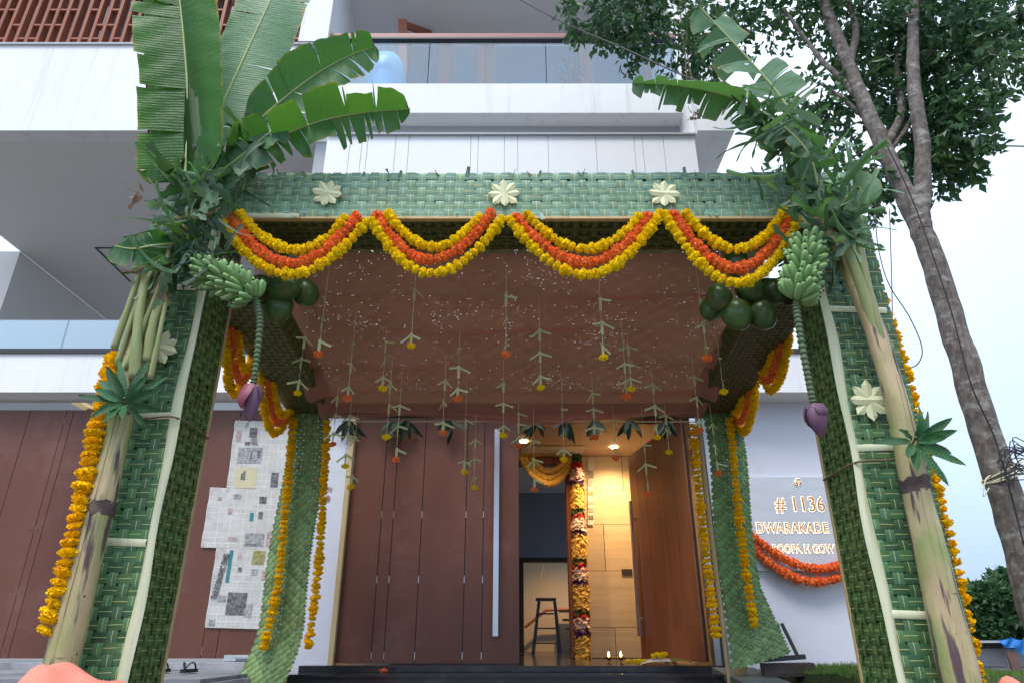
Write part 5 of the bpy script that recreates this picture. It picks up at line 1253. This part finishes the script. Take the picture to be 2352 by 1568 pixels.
# ------------------------------------------------------------------ newspapers on the gate
m, nt, out = newmat('newsprint')
uv = nt.nodes.new('ShaderNodeUVMap').outputs[0]; sep = nt.nodes.new('ShaderNodeSeparateXYZ'); nt.links.new(uv, sep.inputs[0])
ux, uy = sep.outputs[0], sep.outputs[1]
lines_ = mth(nt, 'GREATER_THAN', mth(nt, 'FRACT', mth(nt, 'MULTIPLY', uy, 70.0)), 0.5)
words = mth(nt, 'GREATER_THAN', noise(nt, uv, 1.0, 2, .5, (95, 92, 1)), 0.44)
col_ = mth(nt, 'GREATER_THAN', mth(nt, 'FRACT', mth(nt, 'MULTIPLY', ux, 6.0)), 0.06)
bk = nt.nodes.new('ShaderNodeTexBrick'); bk.inputs['Scale'].default_value = 3.0; bk.inputs['Mortar Size'].default_value = 0.012
bk.inputs['Color1'].default_value = (1, 1, 1, 1); bk.inputs['Color2'].default_value = (0.45, .45, .45, 1); bk.inputs['Mortar'].default_value = (0, 0, 0, 1)
nt.links.new(uv, bk.inputs['Vector'])
ink = mth(nt, 'MULTIPLY', mth(nt, 'MULTIPLY', lines_, words), mth(nt, 'MULTIPLY', col_, bk.outputs[0]))
base = mixc(nt, ramp(nt, noise(nt, uv, 3, 4), .35, .65), (0.70, 0.69, 0.66), (0.62, 0.61, 0.58))
pc = mixc(nt, mth(nt, 'MULTIPLY', ink, 0.62), base, (0.10, 0.10, 0.11))
pb = nt.nodes.new('ShaderNodeBsdfPrincipled'); nt.links.new(pc, pb.inputs['Base Color']); pb.inputs['Roughness'].default_value = 0.8
nt.links.new(pb.outputs[0], out.inputs[0]); PAPER = m
INKS = [pmat('ink_%d' % k, c1, c2, 38, 0.8) for k, (c1, c2) in enumerate([((0.05, 0.05, 0.06), (0.28, 0.27, 0.27)), ((0.34, 0.20, 0.19), (0.58, 0.5, 0.48)), ((0.16, 0.18, 0.20), (0.50, 0.50, 0.50)), ((0.62, 0.58, 0.38), (0.58, 0.52, 0.34)), ((0.04, 0.20, 0.22), (0.06, 0.26, 0.28)), ((0.10, 0.18, 0.08), (0.5, 0.4, 0.15))])]
def newspaper(label, quad, pics, name_=None):
    """quad: pixel corners top-left, top-right, bottom-right, bottom-left on the gate"""
    q = [at(x, y, YW - 0.012) for x, y in quad]
    t_ = thing('newspaper', label, 'newspaper', q[3], 'newspapers taped to the gate')
    def pt(u, v, d=0.0):
        p = q[3].lerp(q[2], u).lerp(q[0].lerp(q[1], u), v)
        p.y = YW - 0.012 - 0.006 * abs(mnoise.noise(Vector((u * 5, v * 7, quad[0][0])))) - d - (0.012 * max(0, abs(u - .5) * 2 - .9) * 10 * (0.3 + .7 * (mnoise.noise(Vector((v * 4, 1, u))) > 0)))
        return p
    rows = [[pt(i / 24, j / 24) for j in range(25)] for i in range(25)]; U = [[(i / 24, j / 24) for j in range(25)] for i in range(25)]
    part('sheet', MB().grid(rows, U), PAPER, t_, True)
    for (u0, v0, u1, v1, mi) in pics:
        rows = [[pt(u0 + (u1 - u0) * i / 5, v0 + (v1 - v0) * j / 5, 0.0022) for j in range(6)] for i in range(6)]
        part('printed_picture', MB().grid(rows), INKS[mi], t_, True)
    return t_, pt
n1, _ = newspaper('topmost newspaper page on the gate, with crossword and pictures', ((541, 965), (668, 968), (652, 1132), (520, 1130)), [(.12, .40, .55, .62, 2), (.35, .45, .52, .58, 0), (.10, .06, .5, .34, 3), (.22, .16, .30, .30, 0), (.75, .08, .88, .28, 0), (.28, .76, .42, .90, 0), (.05, .70, .14, .86, 1), (.18, .90, .25, .98, 2), (.22, .65, .32, .70, 0), (.35, .655, .45, .695, 1)])
# crossword squares
for a_ in range(6):
    for b_ in range(6):
        if (a_ + b_) % 2 == 0:
            p = at(577 + a_ * 2.6, 1004 + b_ * 2.6, YW - 0.0225); part('crossword_square', MB().box(p.x - .005, p.x + .005, p.y, p.y + .0004, p.z - .005, p.z + .005), INKS[0], n1)
newspaper('middle newspaper page on the gate, sticking out to the left', ((484, 1118), (652, 1126), (640, 1262), (462, 1256)), [(.55, .04, .80, .26, 2), (.57, .06, .78, .12, 0), (.83, .05, .98, .3, 1), (.33, .82, .44, .90, 2), (.12, .78, .18, .84, 1), (.28, .56, .34, .66, 1), (.68, .76, .78, .88, 0), (.69, .5, .75, .62, 0), (.33, .12, .45, .18, 1), (.58, .46, .63, .6, 4), (.48, .60, .50, .62, 1)])
n3, pt3 = newspaper('lowest newspaper page on the gate, printed sideways', ((498, 1258), (640, 1262), (608, 1444), (471, 1440)), [(.22, .56, .28, .98, 4), (.60, .80, .80, .98, 5), (.30, .16, .62, .44, 0), (.14, .32, .28, .40, 2), (.62, .14, .74, .30, 2), (.36, .86, .42, .94, 1), (.62, .66, .72, .74, 2), (.05, .02, .16, .10, 2), (.80, .60, .90, .72, 1), (.4, .7, .46, .76, 0)])
p = at(505, 1378, YW - .02)
lettering(n3, 'THE ECONOMIC TIMES', at(496, 1375, YW - 0.022), 0.075, at(496, 1375, YW).z * 0 + (at(517, 1270, YW).z - at(496, 1375, YW).z), False, R(-90 + 8), INKS[0], YW - 0.022)
rows = [[at(x, y, YP - 0.02) for y in (1050, 1085, 1120, 1150, 1180, 1204)] for x in (1350, 1356, 1364)]
np4 = tag(part('newspaper', MB().grid(rows, [[(i / 3, j / 2.5) for j in range(6)] for i in range(3)]), PAPER), 'strip of newspaper taped to the tiled porch wall beside the flower column', 'newspaper', 'newspapers taped to the porch')
for y0, y1, mi in ((1080, 1098, 0), (1100, 1116, 2), (1127, 1137, 5), (1150, 1158, 1), (1165, 1176, 2), (1182, 1192, 0)):
    a_, b_ = at(1352, y1, YP - 0.024), at(1363, y0, YP - 0.024)
    part('printed_picture', MB().box(a_.x, b_.x, YP - 0.024, YP - 0.022, a_.z, b_.z), INKS[mi], np4)
zz = ZCE - 0.012
y0_, y1_ = ceilpt(1300, 1010, ZCE), YP - 0.1
g = MB().quad((0.12, y0_ + .25, zz), (0.95, y0_ + .25, zz), (0.95, y1_, zz), (0.12, y1_, zz), ((0, 0), (1.5, 0), (1.5, 1), (0, 1)))
np5 = tag(part('newspaper', g, PAPER), 'sheets of newspaper taped to the lit porch ceiling', 'newspaper', 'newspapers taped to the porch')

# ------------------------------------------------------------------ flowers at the inner door
def ruffle(pts, r, mat, name, parent, seed, n=None):
    """a thick strung garland: closely packed petal discs"""
    rg_ = random.Random(seed); L = sum((b - a).length for a, b in zip(pts, pts[1:])); n = n or int(L / 0.018)
    P_ = []; rad = []
    k = len(pts); g = MB()
    g.tube(pts, r * .8, 10)
    for i in range(n):
        t = i / (n - 1) * (k - 1); a = min(int(t), k - 2); c = Vector(pts[a]).lerp(Vector(pts[a + 1]), t - a); T = (Vector(pts[a + 1]) - Vector(pts[a])).normalized()
        s = T.cross(Vector((0, 1, 0.1))).normalized(); b = T.cross(s); m_ = 13
        for j in range(m_):
            an = 2 * math.pi * (j + rg_.uniform(-.4, .4)) / m_; d = s * math.cos(an) + b * math.sin(an); e = T.cross(d)
            o = c + d * r * .74 + T * rg_.uniform(-.01, .01); w = r * rg_.uniform(.22, .34); h = r * rg_.uniform(.26, .42); tl = rg_.uniform(-.7, .7); u2 = (T * math.cos(tl) + e * math.sin(tl)); e2 = e * math.cos(tl) - T * math.sin(tl)
            lift = r * rg_.uniform(.12, .42)
            g.quad(o - e2 * w * .6 - u2 * h * .5, o + e2 * w * .6 - u2 * h * .5, o + e2 * w + u2 * h + d * lift, o - e2 * w + u2 * h + d * lift)
    return part(name, g, mat, parent)
YD = YP - 0.14
for lab, P3 in (('lowest', ((1196, 1050), (1262, 1110), (1320, 1050))), ('middle', ((1205, 1050), (1262, 1097), (1316, 1048))), ('upper', ((1220, 1050), (1262, 1082), (1305, 1050)))):
    a, b, c = (at(x, y, YD) for x, y in P3)
    t_ = thing('chrysanthemum_garland', f'{lab} cream-yellow flower swag over the inner door', 'garland', a, 'flower swags over the inner door')
    ruffle(swag(a, b, c, 20), 0.042, PALEY, 'flower_string', t_, 3)
t_ = thing('chrysanthemum_garland', 'straight cream-yellow flower string along the head of the inner door', 'garland', at(1196, 1042, YD), 'flower swags over the inner door')
ruffle([at(1190, 1042, YD), at(1250, 1040, YD), at(1322, 1044, YD)], 0.04, PALEY, 'flower_string', t_, 5)
tc_ = thing('flower_column', 'tall thick garland banded yellow, red, white, green and purple beside the inner door', 'garland', at(1336, 1525, YD))
segs = [(1046, 1064, GRNP, 26), (1064, 1078, REDP, 30), (1078, 1100, WHITEP, 32), (1100, 1112, PURP, 30), (1112, 1164, PALEY, 31), (1164, 1178, GRNP, 30), (1178, 1190, REDP, 30), (1190, 1214, WHITEP, 33), (1214, 1226, PURP, 31), (1226, 1278, PALEY, 32), (1278, 1291, GRNP, 31), (1291, 1303, REDP, 31), (1303, 1328, WHITEP, 33), (1328, 1340, PURP, 32), (1340, 1395, PALEY, 33), (1395, 1408, GRNP, 32), (1408, 1418, REDP, 32), (1418, 1440, WHITEP, 33), (1440, 1458, PURP, 32), (1458, 1516, PALEY, 32), (1516, 1526, REDP, 28)]
for k, (y0, y1, m_, r_) in enumerate(segs):
    x0_ = 1323 + (y0 - 1046) * 0.036; x1_ = 1323 + (y1 - 1046) * 0.036
    ruffle([at(x0_, y0, YD), at((x0_ + x1_) / 2, (y0 + y1) / 2, YD), at(x1_, y1, YD)], r_ / 32 * 0.092, m_, 'flower_band', tc_, 50 + k, max(4, int((y1 - y0) / 3)))

# ------------------------------------------------------------------ small things on threshold and in the house
BRASS = pmat('brass', (0.42, 0.25, 0.08), (0.30, 0.17, 0.05), 20, 0.35, metal=0.9)
for lab, px in (('left of the two small brass oil lamps burning on the threshold', 1399), ('right of the two small brass oil lamps burning on the threshold', 1427)):
    c = at(px, 1522, 6.62); c.z = SILL
    t_ = thing('oil_lamp', lab, 'oil lamp', c, 'oil lamps on the threshold')
    part('bowl', MB().lathe([(0.026, 0), (0.02, 0.006), (0.007, 0.012), (0.007, 0.03), (0.016, 0.036), (0.038, 0.052), (0.042, 0.062), (0.034, 0.058), (0.001, 0.05)], c, 16), BRASS, t_, True)
    part('flame', MB().lathe([(0.001, 0.06), (0.008, 0.068), (0.0085, 0.078), (0.004, 0.092), (0.0005, 0.105)], c, 10), FLAME, t_, True)
c = at(1508, 1523, 6.5); c.z = SILL
tw = thing('folded_towel', 'white folded towel with dark stripes lying on the threshold', 'towel', c)
P_ = []
for i in range(21):
    row = []
    for j in range(9):
        u, v = i / 20, j / 8
        row.append((c.x - 0.15 + 0.32 * u, c.y - 0.09 + .18 * v, SILL + 0.004 + 0.055 * math.sin(math.pi * min(1, max(0, u))) ** .5 * math.sin(math.pi * (0.08 + .84 * v)) ** .5 * (0.75 + .35 * u)))
    P_.append(row)
TOW = pmat('white_towel', (0.72, 0.68, 0.62), (0.66, 0.62, 0.55), 20, 0.9, 0.5, 200)
part('cloth', MB().grid(P_), TOW, tw, True)
for v in (.22, .36):
    part('stripe', MB().grid([[(p[0], p[1] - .003, p[2] + .003), (p[0], p[1] + .004, p[2] + .0035)] for p in [tuple(Vector(P_[i][int(v * 8)]).lerp(Vector(P_[i][int(v * 8) + 1]), v * 8 - int(v * 8))) for i in range(1, 20)]]), FRAME, tw)
lf_ = tag(part('betel_leaf', MB().grid([[(c.x + 0.05 + .26 * i / 8, c.y - 0.12 + .14 * j / 4 * math.sin(math.pi * (i + .6) / 9), SILL + 0.004 + 0.035 * math.sin(math.pi * i / 8) + .004 * j) for j in range(5)] for i in range(9)]), MANGO, None, True), 'green leaf under the folded towel on the threshold', 'leaf')
for lab, dx_, dz_, n in (('yellow marigolds heaped on top of the folded towel', 0.02, 0.065, 9), ('yellow marigolds at the left end of the folded towel', -0.17, 0.015, 7)):
    t_ = thing('marigold_heap', lab, 'flowers', c + Vector((dx_, -.03, dz_)))
    for k in range(n):
        p = c + Vector((dx_ + rnd.gauss(0, .035), -0.04 + rnd.gauss(0, .02), dz_ + rnd.uniform(0, .022)))
        inst('flower', rnd.choice(FL['y']), Matrix.Translation(p) @ Matrix.Scale(0.021, 4), t_)
c = at(882, 1547, 6.1); t_ = thing('loose_marigold', 'single orange marigold dropped on the step in front of the door', 'flower', (c.x, 6.08, ZS2 + .02))
inst('flower', FL['o'][0], Matrix.Translation((c.x, 6.06, ZS2 + .04)) @ Matrix.Diagonal((.034, .03, .018, 1)), t_)
# ladder in the far room
la = thing('step_ladder', 'dark blue wooden step ladder standing in the far room', 'ladder', at(1255, 1500, 12.4))
LADM = pmat('dark_blue_paint', (0.03, 0.055, 0.09), (0.05, 0.08, 0.12), 20, 0.6)
YL = 12.0; zl = zat(1377, YL)
for a_, b_ in (((1238, 1380), (1222, 1525)), ((1274, 1380), (1290, 1525))):
    p, q = at(*a_, YL), at(*b_, YL); f = (p.z - SILL) / (p.z - q.z); q = p.lerp(q, f)
    part('rail', MB().beam(p, q, 0.05, 0.035, Vector((0, 1, 0))), LADM, la)
    part('rear_leg', MB().beam(p + Vector((0, .03, 0)), q + Vector((0, .35, 0)), 0.04, 0.03, Vector((0, 1, 0))), LADM, la)
part('top', MB().box(xat(1231, 1377, YL), xat(1277, 1377, YL), YL - .08, YL + .14, zl - .01, zl + .03), LADM, la)
for k in range(3):
    z = zl - 0.22 * (k + 1)
    part('tread', MB().box(xat(1238 - 4 * k, 1400, YL), xat(1272 + 5 * k, 1400, YL), YL - .03, YL + .06, z, z + .022), LADM, la)
# blue drum on the balcony
dc = at(886, 190, 7.55)
dr = thing('plastic_drum', 'light blue plastic drum behind the balcony glass', 'drum', (dc.x, 7.55, ZB0 + 0.2))
zt_ = zat(134, 7.55); h_ = zt_ - ZB0 - .2
part('body', MB().lathe([(0.27, 0), (0.30, .05), (0.30, h_ * .5), (0.305, h_ * .55), (0.30, h_ * .6), (0.28, h_ * .82), (0.2, h_ * .95), (0.08, h_), (0.001, h_)], (dc.x, 7.55, ZB0 + .2), 28), BLUEP, dr, True)
part('bung', MB().tube([(dc.x + .12, 7.44, zt_ - .03), (dc.x + .13, 7.43, zt_ - .012)], 0.03, 12), GREYP, dr)
pp = at(1312, 190, 7.5)
bpl = thing('potted_plant', 'small reddish leafed plant behind the balcony glass', 'plant', (pp.x, 7.5, ZB0 + .2))
part('pot', MB().lathe([(0.10, 0), (0.14, .02), (0.16, .28), (0.17, .3), (0.13, .29), (0.001, .26)], (pp.x, 7.5, ZB0 + .2), 18), WOODL, bpl, True)
g = MB(); leafcloud(g, (pp.x, 7.5, zat(168, 7.5)), (.16, .12, .17), 34, .075, random.Random(2), .1, 4)
part('foliage', g, pmat('copper_leaves', (0.30, 0.07, 0.03), (0.10, 0.08, 0.03), 9, .5, transl=.3), bpl)
part('stem', MB().tube([(pp.x, 7.5, ZB0 + .45), (pp.x, 7.5, zat(160, 7.5))], .012, 6), RACHIS, bpl)
# sandals on the pavement
RUB = pmat('black_rubber', (0.02, 0.025, 0.022), None, rough=0.7)
for lab, px in (('black rubber sandal standing clear of the left post on the pavement', 432), ('black rubber sandal half hidden by the left post', 368)):
    c = at(px, 1556, 5.6); c.z = PAVE + 0.006
    t_ = thing('sandal', lab, 'sandal', c, 'sandals on the pavement')
    g = MB(); top = []; botm = []
    for j in range(20):
        a = 2 * math.pi * j / 20; x = 0.045 * math.cos(a) * (1.0 if math.sin(a) < 0 else .85); y = 0.125 * math.sin(a)
        top.append((c.x + x, c.y + y, c.z + 0.022)); botm.append((c.x + x, c.y + y, c.z))
    n0 = len(g.v); g.v += top + botm; g.face(range(20))
    for j in range(20): g.face((j, 20 + j, 20 + (j + 1) % 20, (j + 1) % 20))
    part('sole', g, RUB, t_)
    for s_ in (-1, 1):
        part('strap', MB().tube(spline([c + Vector((s_ * .042, .01, .02)), c + Vector((s_ * .04, -.02, .06)), c + Vector((s_ * .02, -.05, .062)), c + Vector((0, -.075, .022))], 14), .007, 6, flat=.6), RUB, t_, True)
# salmon cloth heaped in the foreground
def heap(label, cx, cy, sx, sy, prof, seed):
    P_ = []
    for i in range(61):
        row = []
        for j in range(31):
            u, v = i / 60, j / 30; x = cx + (u - .5) * sx; y = cy + (v - .5) * sy
            e = math.sin(math.pi * u) ** .35 * math.sin(math.pi * v) ** .4
            ridge = 0.010 * math.sin(u * 34 + v * 20 + 4 * mnoise.noise(Vector((u * 4, v * 4, seed)))) + 0.022 * mnoise.noise(Vector((u * 7, v * 5, seed + 3))) + 0.010 * abs(mnoise.noise(Vector((u * 15, v * 6, seed + 5))))
            row.append((x, y, max(0.002, (prof(u) + ridge * (0.4 + prof(u))) * e)))
        P_.append(row)
    return tag(part('salmon_cloth', MB().grid(P_), PINK, None, True), label, 'cloth')
ZH = 3.15
def prof1(u):
    x = -2.45 + u * 1.3
    prof_px = [(-2.3, 0.0), (xat(40, 1568, ZH), at(50, 1575, ZH).z), (xat(70, 1545, ZH), at(70, 1545, ZH).z), (xat(115, 1519, ZH), at(115, 1519, ZH).z), (xat(150, 1522, ZH), at(150, 1522, ZH).z), (xat(190, 1540, ZH), at(190, 1540, ZH).z), (xat(240, 1556, ZH), at(240, 1556, ZH).z), (xat(310, 1566, ZH), at(310, 1566, ZH).z), (xat(380, 1590, ZH), at(380, 1590, ZH).z), (-1.2, 0.1), (0, 0)]
    for (a_, za), (b_, zb) in zip(prof_px, prof_px[1:]):
        if a_ <= x <= b_: return za + (zb - za) * (x - a_) / (b_ - a_)
    return 0.0
heap('heap of salmon pink cloth at the foot of the left post', -1.8, 3.15, 1.3, 0.5, prof1, 2)
zt2 = at(2318, 1562, 3.0).z
heap('small salmon pink cloth heap at the foot of the right post', at(2318, 1562, 3.0).x, 3.0, 0.5, 0.4, lambda u: zt2 * 1.02 * math.exp(-((u - .5) / .26) ** 2), 6)
# ramp slab, block and angle frame right of the steps
c = at(1700, 1535, 6.2)
tag(part('ramp_slab', MB().beam((xat(1690, 1530, 6.1), 6.2, zat(1530, 6.2) - .03), (xat(1800, 1580, 5.0), 5.0, zat(1582, 5.0) - .03), 0.34, 0.05), pmat('green_slate', (0.10, 0.13, 0.125), (0.07, 0.10, 0.09), 6, 0.6, 0.3, 50, grime=(0.2, .2, .19), gscale=6)), 'grey green stone slab sloping down beside the steps', 'slab')
c = at(1815, 1545, 5.7)
tag(part('timber_block', MB().beam((c.x - .2, 5.72, LAWN + .02), (c.x + .16, 5.66, LAWN + .025), 0.16, 0.09), pmat('old_timber', (0.10, 0.075, 0.07), (0.06, 0.045, 0.04), 8, .9, .6, 40, stretch=(.4, 3, 3))), 'weathered dark timber block lying on the grass', 'block')
fr_ = thing('metal_stand', 'small dark angle-iron stand on the timber block behind the right mat', 'stand', (c.x, 5.8, LAWN))
part('foot', MB().beam(at(1740, 1515, 5.8), at(1848, 1507, 5.8), 0.05, 0.035), FRAME, fr_)
for a_, b_ in (((1768, 1512), (1770, 1430)), ((1800, 1508), (1785, 1430)), ((1832, 1505), (1795, 1430)), ((1745, 1512), (1755, 1430))):
    part('strut', MB().beam(at(*a_, 5.8), at(*b_, 5.82), 0.022, 0.022, Vector((0, 1, 0))), FRAME, fr_)

# ------------------------------------------------------------------ trees
TY = 5.2
tree = thing('street_tree', 'tall leaning tree with forked grey trunk and dark leafy crown at the right', 'tree', at(2450, 1640, TY))
g = MB(); rgt = random.Random(21)
def limb(P_, r0, r1, n=26, seg=14):
    pts = spline(P_, n); rr = [(r0 + (r1 - r0) * i / (n - 1)) * (1 + .05 * mnoise.noise(Vector((i * .6, r0 * 90, 0)))) for i in range(n)]
    pts = [p + Vector((mnoise.noise(Vector((i * .4, 1, r0))), mnoise.noise(Vector((i * .4, 7, r0))), 0)) * r0 * .18 for i, p in enumerate(pts)]
    g.tube(pts, rr, seg)
base_pt = at(2395, 1440, TY); 
limb([(base_pt.x + .34, TY, -0.05), (base_pt.x + .13, TY, .5), base_pt, at(2330, 1200, TY), at(2250, 950, TY), at(2180, 720, TY), at(2130, 560, TY), at(2105, 500, TY)], .135, .088, 50, 18)
limb([at(2118, 535, TY), at(2070, 430, TY + .02), at(2030, 340, TY + .05), at(1990, 250, TY + .1), at(1950, 150, TY + .15), at(1890, 0, TY + .2), at(1840, -120, TY + .3)], .092, .05, 36)
limb([at(2112, 520, TY), at(2118, 430, TY - .05), at(2118, 330, TY - .08), at(2100, 200, TY - .1), at(2098, 60, TY - .1), at(2110, -100, TY - .1)], .082, .045, 36)
for P_, r0 in (([(2030, 340), (2070, 260), (2060, 150), (2080, 30)], .05), ([(1985, 240), (1930, 180), (1880, 130), (1800, 20)], .04), ([(2015, 300), (1940, 230), (1880, 190)], .026), ([(2085, 470), (2010, 355), (1960, 360)], .02), ([(1950, 150), (1965, 60), (1930, -40)], .05), ([(2040, 350), (2090, 280), (2140, 150), (2200, 60)], .03), ([(2105, 150), (2180, 80), (2260, -20)], .03)):
    limb([at(x, y, TY + .13 + .08 * k_) for k_, (x, y) in enumerate(P_)], r0, r0 * .45, 20, 9)
part('trunk', g, BARK, tree, True)
g = MB()
for (x, y, Y, rx, ry, ryy, n) in ((2150, 60, 5.4, 150, 110, .6, 520), (2220, 150, 5.3, 110, 110, .6, 400), (2195, 270, 5.4, 60, 60, .5, 170), (2110, 250, 5.6, 90, 130, .5, 300), (1960, 60, 5.6, 110, 80, .5, 260), (1900, 250, 5.8, 100, 90, .5, 210), (2020, 180, 5.7, 90, 110, .5, 240), (2160, 370, 5.6, 70, 60, .4, 200), (2200, 330, 5.4, 70, 70, .4, 180), (1990, 430, 5.6, 70, 70, .4, 160), (1850, 380, 5.8, 70, 50, .4, 120),
        (2330, 40, 5.3, 60, 70, .5, 150), (2335, 150, 5.4, 40, 50, .4, 60), (1800, 30, 5.8, 90, 60, .5, 150), (1400, 40, 5.6, 95, 45, .35, 190), (1500, 20, 5.6, 100, 50, .35, 170), (1560, 110, 5.6, 70, 45, .3, 110), (1450, 90, 5.6, 60, 40, .3, 90), (1640, 60, 5.7, 90, 70, .35, 140), (1720, -20, 5.8, 120, 60, .4, 160), (1620, 150, 5.6, 40, 45, .25, 60), (2060, -60, 5.4, 300, 90, .9, 700), (1340, 0, 5.6, 60, 40, .3, 70)):
    c = at(x, y, Y); k_ = Y / ray(x, y).y / F
    leafcloud(g, c, (rx * k_, ryy, ry * k_), int(n * .56), 0.105, rgt)
part('crown', g, TREELEAF, tree)
# foliage at lower right, over the shed, and pale trees seen past the terrace glass
def bushy(label, x, y, Y, rx, ry, n, size, mat, trunks=3, cat='tree', group=None, parts=9, seed=1):
    c = at(x, y, Y); k_ = Y / ray(x, y).y / F; rg_ = random.Random(seed)
    t_ = thing('background_tree', label, cat, (c.x, Y, 0), group); g_ = MB()
    for k in range(parts):
        o = Vector((rg_.uniform(-.75, .75) * rx * k_, rg_.uniform(-.4, .4) * rx * k_, rg_.uniform(-.7, .6) * ry * k_)); s = rg_.uniform(.3, .55)
        leafcloud(g_, c + o, (rx * k_ * s, rx * k_ * s, ry * k_ * s * .8), n // parts, size, rg_, .1, 4)
    part('crown', g_, mat, t_)
    g_ = MB()
    for k in range(trunks):
        xx = c.x + (k - (trunks - 1) / 2) * rx * k_ * .42
        g_.tube(spline([(xx + rg_.uniform(-.1, .1), Y, 0), (xx, Y, c.z * .5), (xx + rg_.uniform(-.5, .5) * rx * k_ * .3, Y, c.z + ry * k_ * .3)], 8), [.09 * Y / 30] * 4 + [.05 * Y / 30] * 4, 7)
    part('trunk', g_, BARK, t_, True)
bushy('leafy green tree above the block wall at the lower right', 2290, 1410, 26, 85, 62, 2600, 0.30, FARLEAF, 5, seed=4)
bushy('second leafy tree at the lower right edge, taller than its neighbour', 2380, 1385, 27, 70, 70, 2000, 0.30, FARLEAF, 3, seed=9)
bushy('pale tree seen through the terrace glass at the left', 175, 775, 20, 45, 45, 1500, 0.22, PALELEAF, 1, seed=5)
bushy('slim pale conifer at the far left edge behind the terrace glass', 12, 785, 20, 18, 40, 600, 0.2, PALELEAF, 1, seed=6)
# block wall and shed roof at lower right
bw = thing('block_wall', 'grey concrete block wall under the trees at the lower right', 'wall', (7.5, 11, 0))
blk = MB().box(-.245, .245, -.09, .09, 0, .235).mesh('block', BLOCK)
wtop = zat(1487, 11)
nrow = int(wtop / .245) + 1
for j in range(nrow):
    for i in range(11):
        inst('block', blk, Matrix.Translation((5.4 + i * .5 + (.25 if j % 2 else 0), 11 + rnd.uniform(-.004, .004), wtop - .245 * (j + 1))), bw)
part('mortar', MB().box(5.2, 10.9, 11.0, 11.08, 0, wtop - .02), KERB, bw)
part('roof_sheet', MB().box(5.2, 10.9, 10.7, 12.4, wtop + .07, wtop + .10), GREYP, bw)
part('roof_gap_shade', MB().box(5.2, 10.9, 10.85, 12.3, wtop + .005, wtop + .068), FRAME, bw)  # near-black box standing in for the shade in the gap under the roof
c = at(2320, 1476, 10.6)
P_ = [[(c.x - .12 + .42 * i / 12, 10.62 + .03 * math.sin(i * 1.3 + j), c.z + .06 - .16 * (j / 5) * (0.5 + i / 12) - .02 * math.sin(i)) for j in range(6)] for i in range(13)]
tag(part('blue_tarp', MB().grid(P_), pmat('blue_tarpaulin', (0.02, 0.22, 0.62), (0.015, .16, .5), 9, .5), None, True), 'bright blue tarpaulin hanging off the shed roof at the lower right', 'tarpaulin')
c = at(2338, 1530, 9.5)
tag(part('brown_board', MB().beam(at(2322, 1500, 9.5), at(2345, 1570, 9.3), .12, .03, Vector((0, 1, 0))), pmat('red_brown_board', (0.12, .05, .035), (.08, .03, .02), 8, .5)), 'red brown wooden board leaning near the block wall', 'board')

# ------------------------------------------------------------------ cables, ropes, wires
def cable(label, P_, r=0.008, mat=CABLE, cat='cable', name='cable', n=40):
    return tag(part(name, MB().tube(spline(P_, n), r, 6), mat, None, True), label, cat)
cable('thick black cable running from the balcony top down to the right leaves', [at(1150, -25, 5.8), at(1290, 50, 5.4), at(1440, 115, 5.0), at(1560, 170, 4.6), at(1668, 212, 4.2), at(1800, 290, 4.0)], .007)
cable('black cable running out of the frame from the tree at the right', [at(2070, 315, TY), at(2180, 325, TY + .3), at(2270, 334, TY + .8), at(2420, 338, TY + 1.6)], .009)
cable('thin wire hanging straight down left of the tree trunk', [at(2043, 480, TY - .5), at(2048, 640, TY - .5), at(2050, 760, TY - .5)], .004)
cable('thin curly wire hanging beside the right post', [at(2008, 330, 4.4), at(2012, 520, 4.4), at(2024, 600, 4.4), at(2045, 660, 4.4), at(2090, 730, 4.4), at(2118, 800, 4.4), at(2105, 838, 4.4), at(2072, 845, 4.4)], .004)
cable('black cable running down along the tree trunk', [at(2035, 330, TY - .15), at(2100, 470, TY - .15), at(2180, 700, TY - .15), at(2230, 880, TY - .15), at(2290, 1020, TY - .15), at(2352, 1250, TY - .2)], .006)
for lab, dx_ in (('left of the two thin brown ropes hanging from the tree top', 0), ('right of the two thin brown ropes hanging from the tree top', 14)):
    cable(lab, [at(1558 + dx_, -20, 5.4), at(1566 + dx_ * .8, 60, 5.4), at(1574 + dx_ * .4, 130, 5.4), at(1578 + dx_, 192, 5.4)], .006, ROPE, 'rope', 'rope')
c = at(2305, 1095, TY)
for k, z in enumerate((0, .02, .045)):
    P_ = [c + Vector((.145 * math.cos(a), .145 * math.sin(a), z + .02 * math.sin(a + k) + .10 * math.cos(a) * .5)) for a in [2 * math.pi * i / 16 for i in range(17)]]
    cable(['lowest', 'middle', 'topmost'][k] + ' turn of pale string tied round the tree trunk', P_, .006, STRING, 'string', 'string_tie', 34)
cable('loose pale string end dangling from the tie on the trunk', [c + Vector((-.14, -.06, 0)), c + Vector((-.2, -.08, -.04)), c + Vector((-.25, -.08, -.16)), c + Vector((-.19, -.08, -.1))], .005, STRING, 'string', 'string_end')
g = MB()
for k in range(26):
    p = at(2352 + rnd.uniform(-6, 30), 1060 + rnd.uniform(-35, 40), TY - .3)
    g.tube(spline([p, p + Vector((-.08 - .1 * rnd.random(), 0, rnd.uniform(-.02, .10))), p + Vector((-.14 - .12 * rnd.random(), 0, rnd.uniform(-.12, .02)))], 8), .004, 5)
tag(part('cable_bundle', g, CABLE), 'tangle of black cables at the right edge beside the trunk', 'cables')
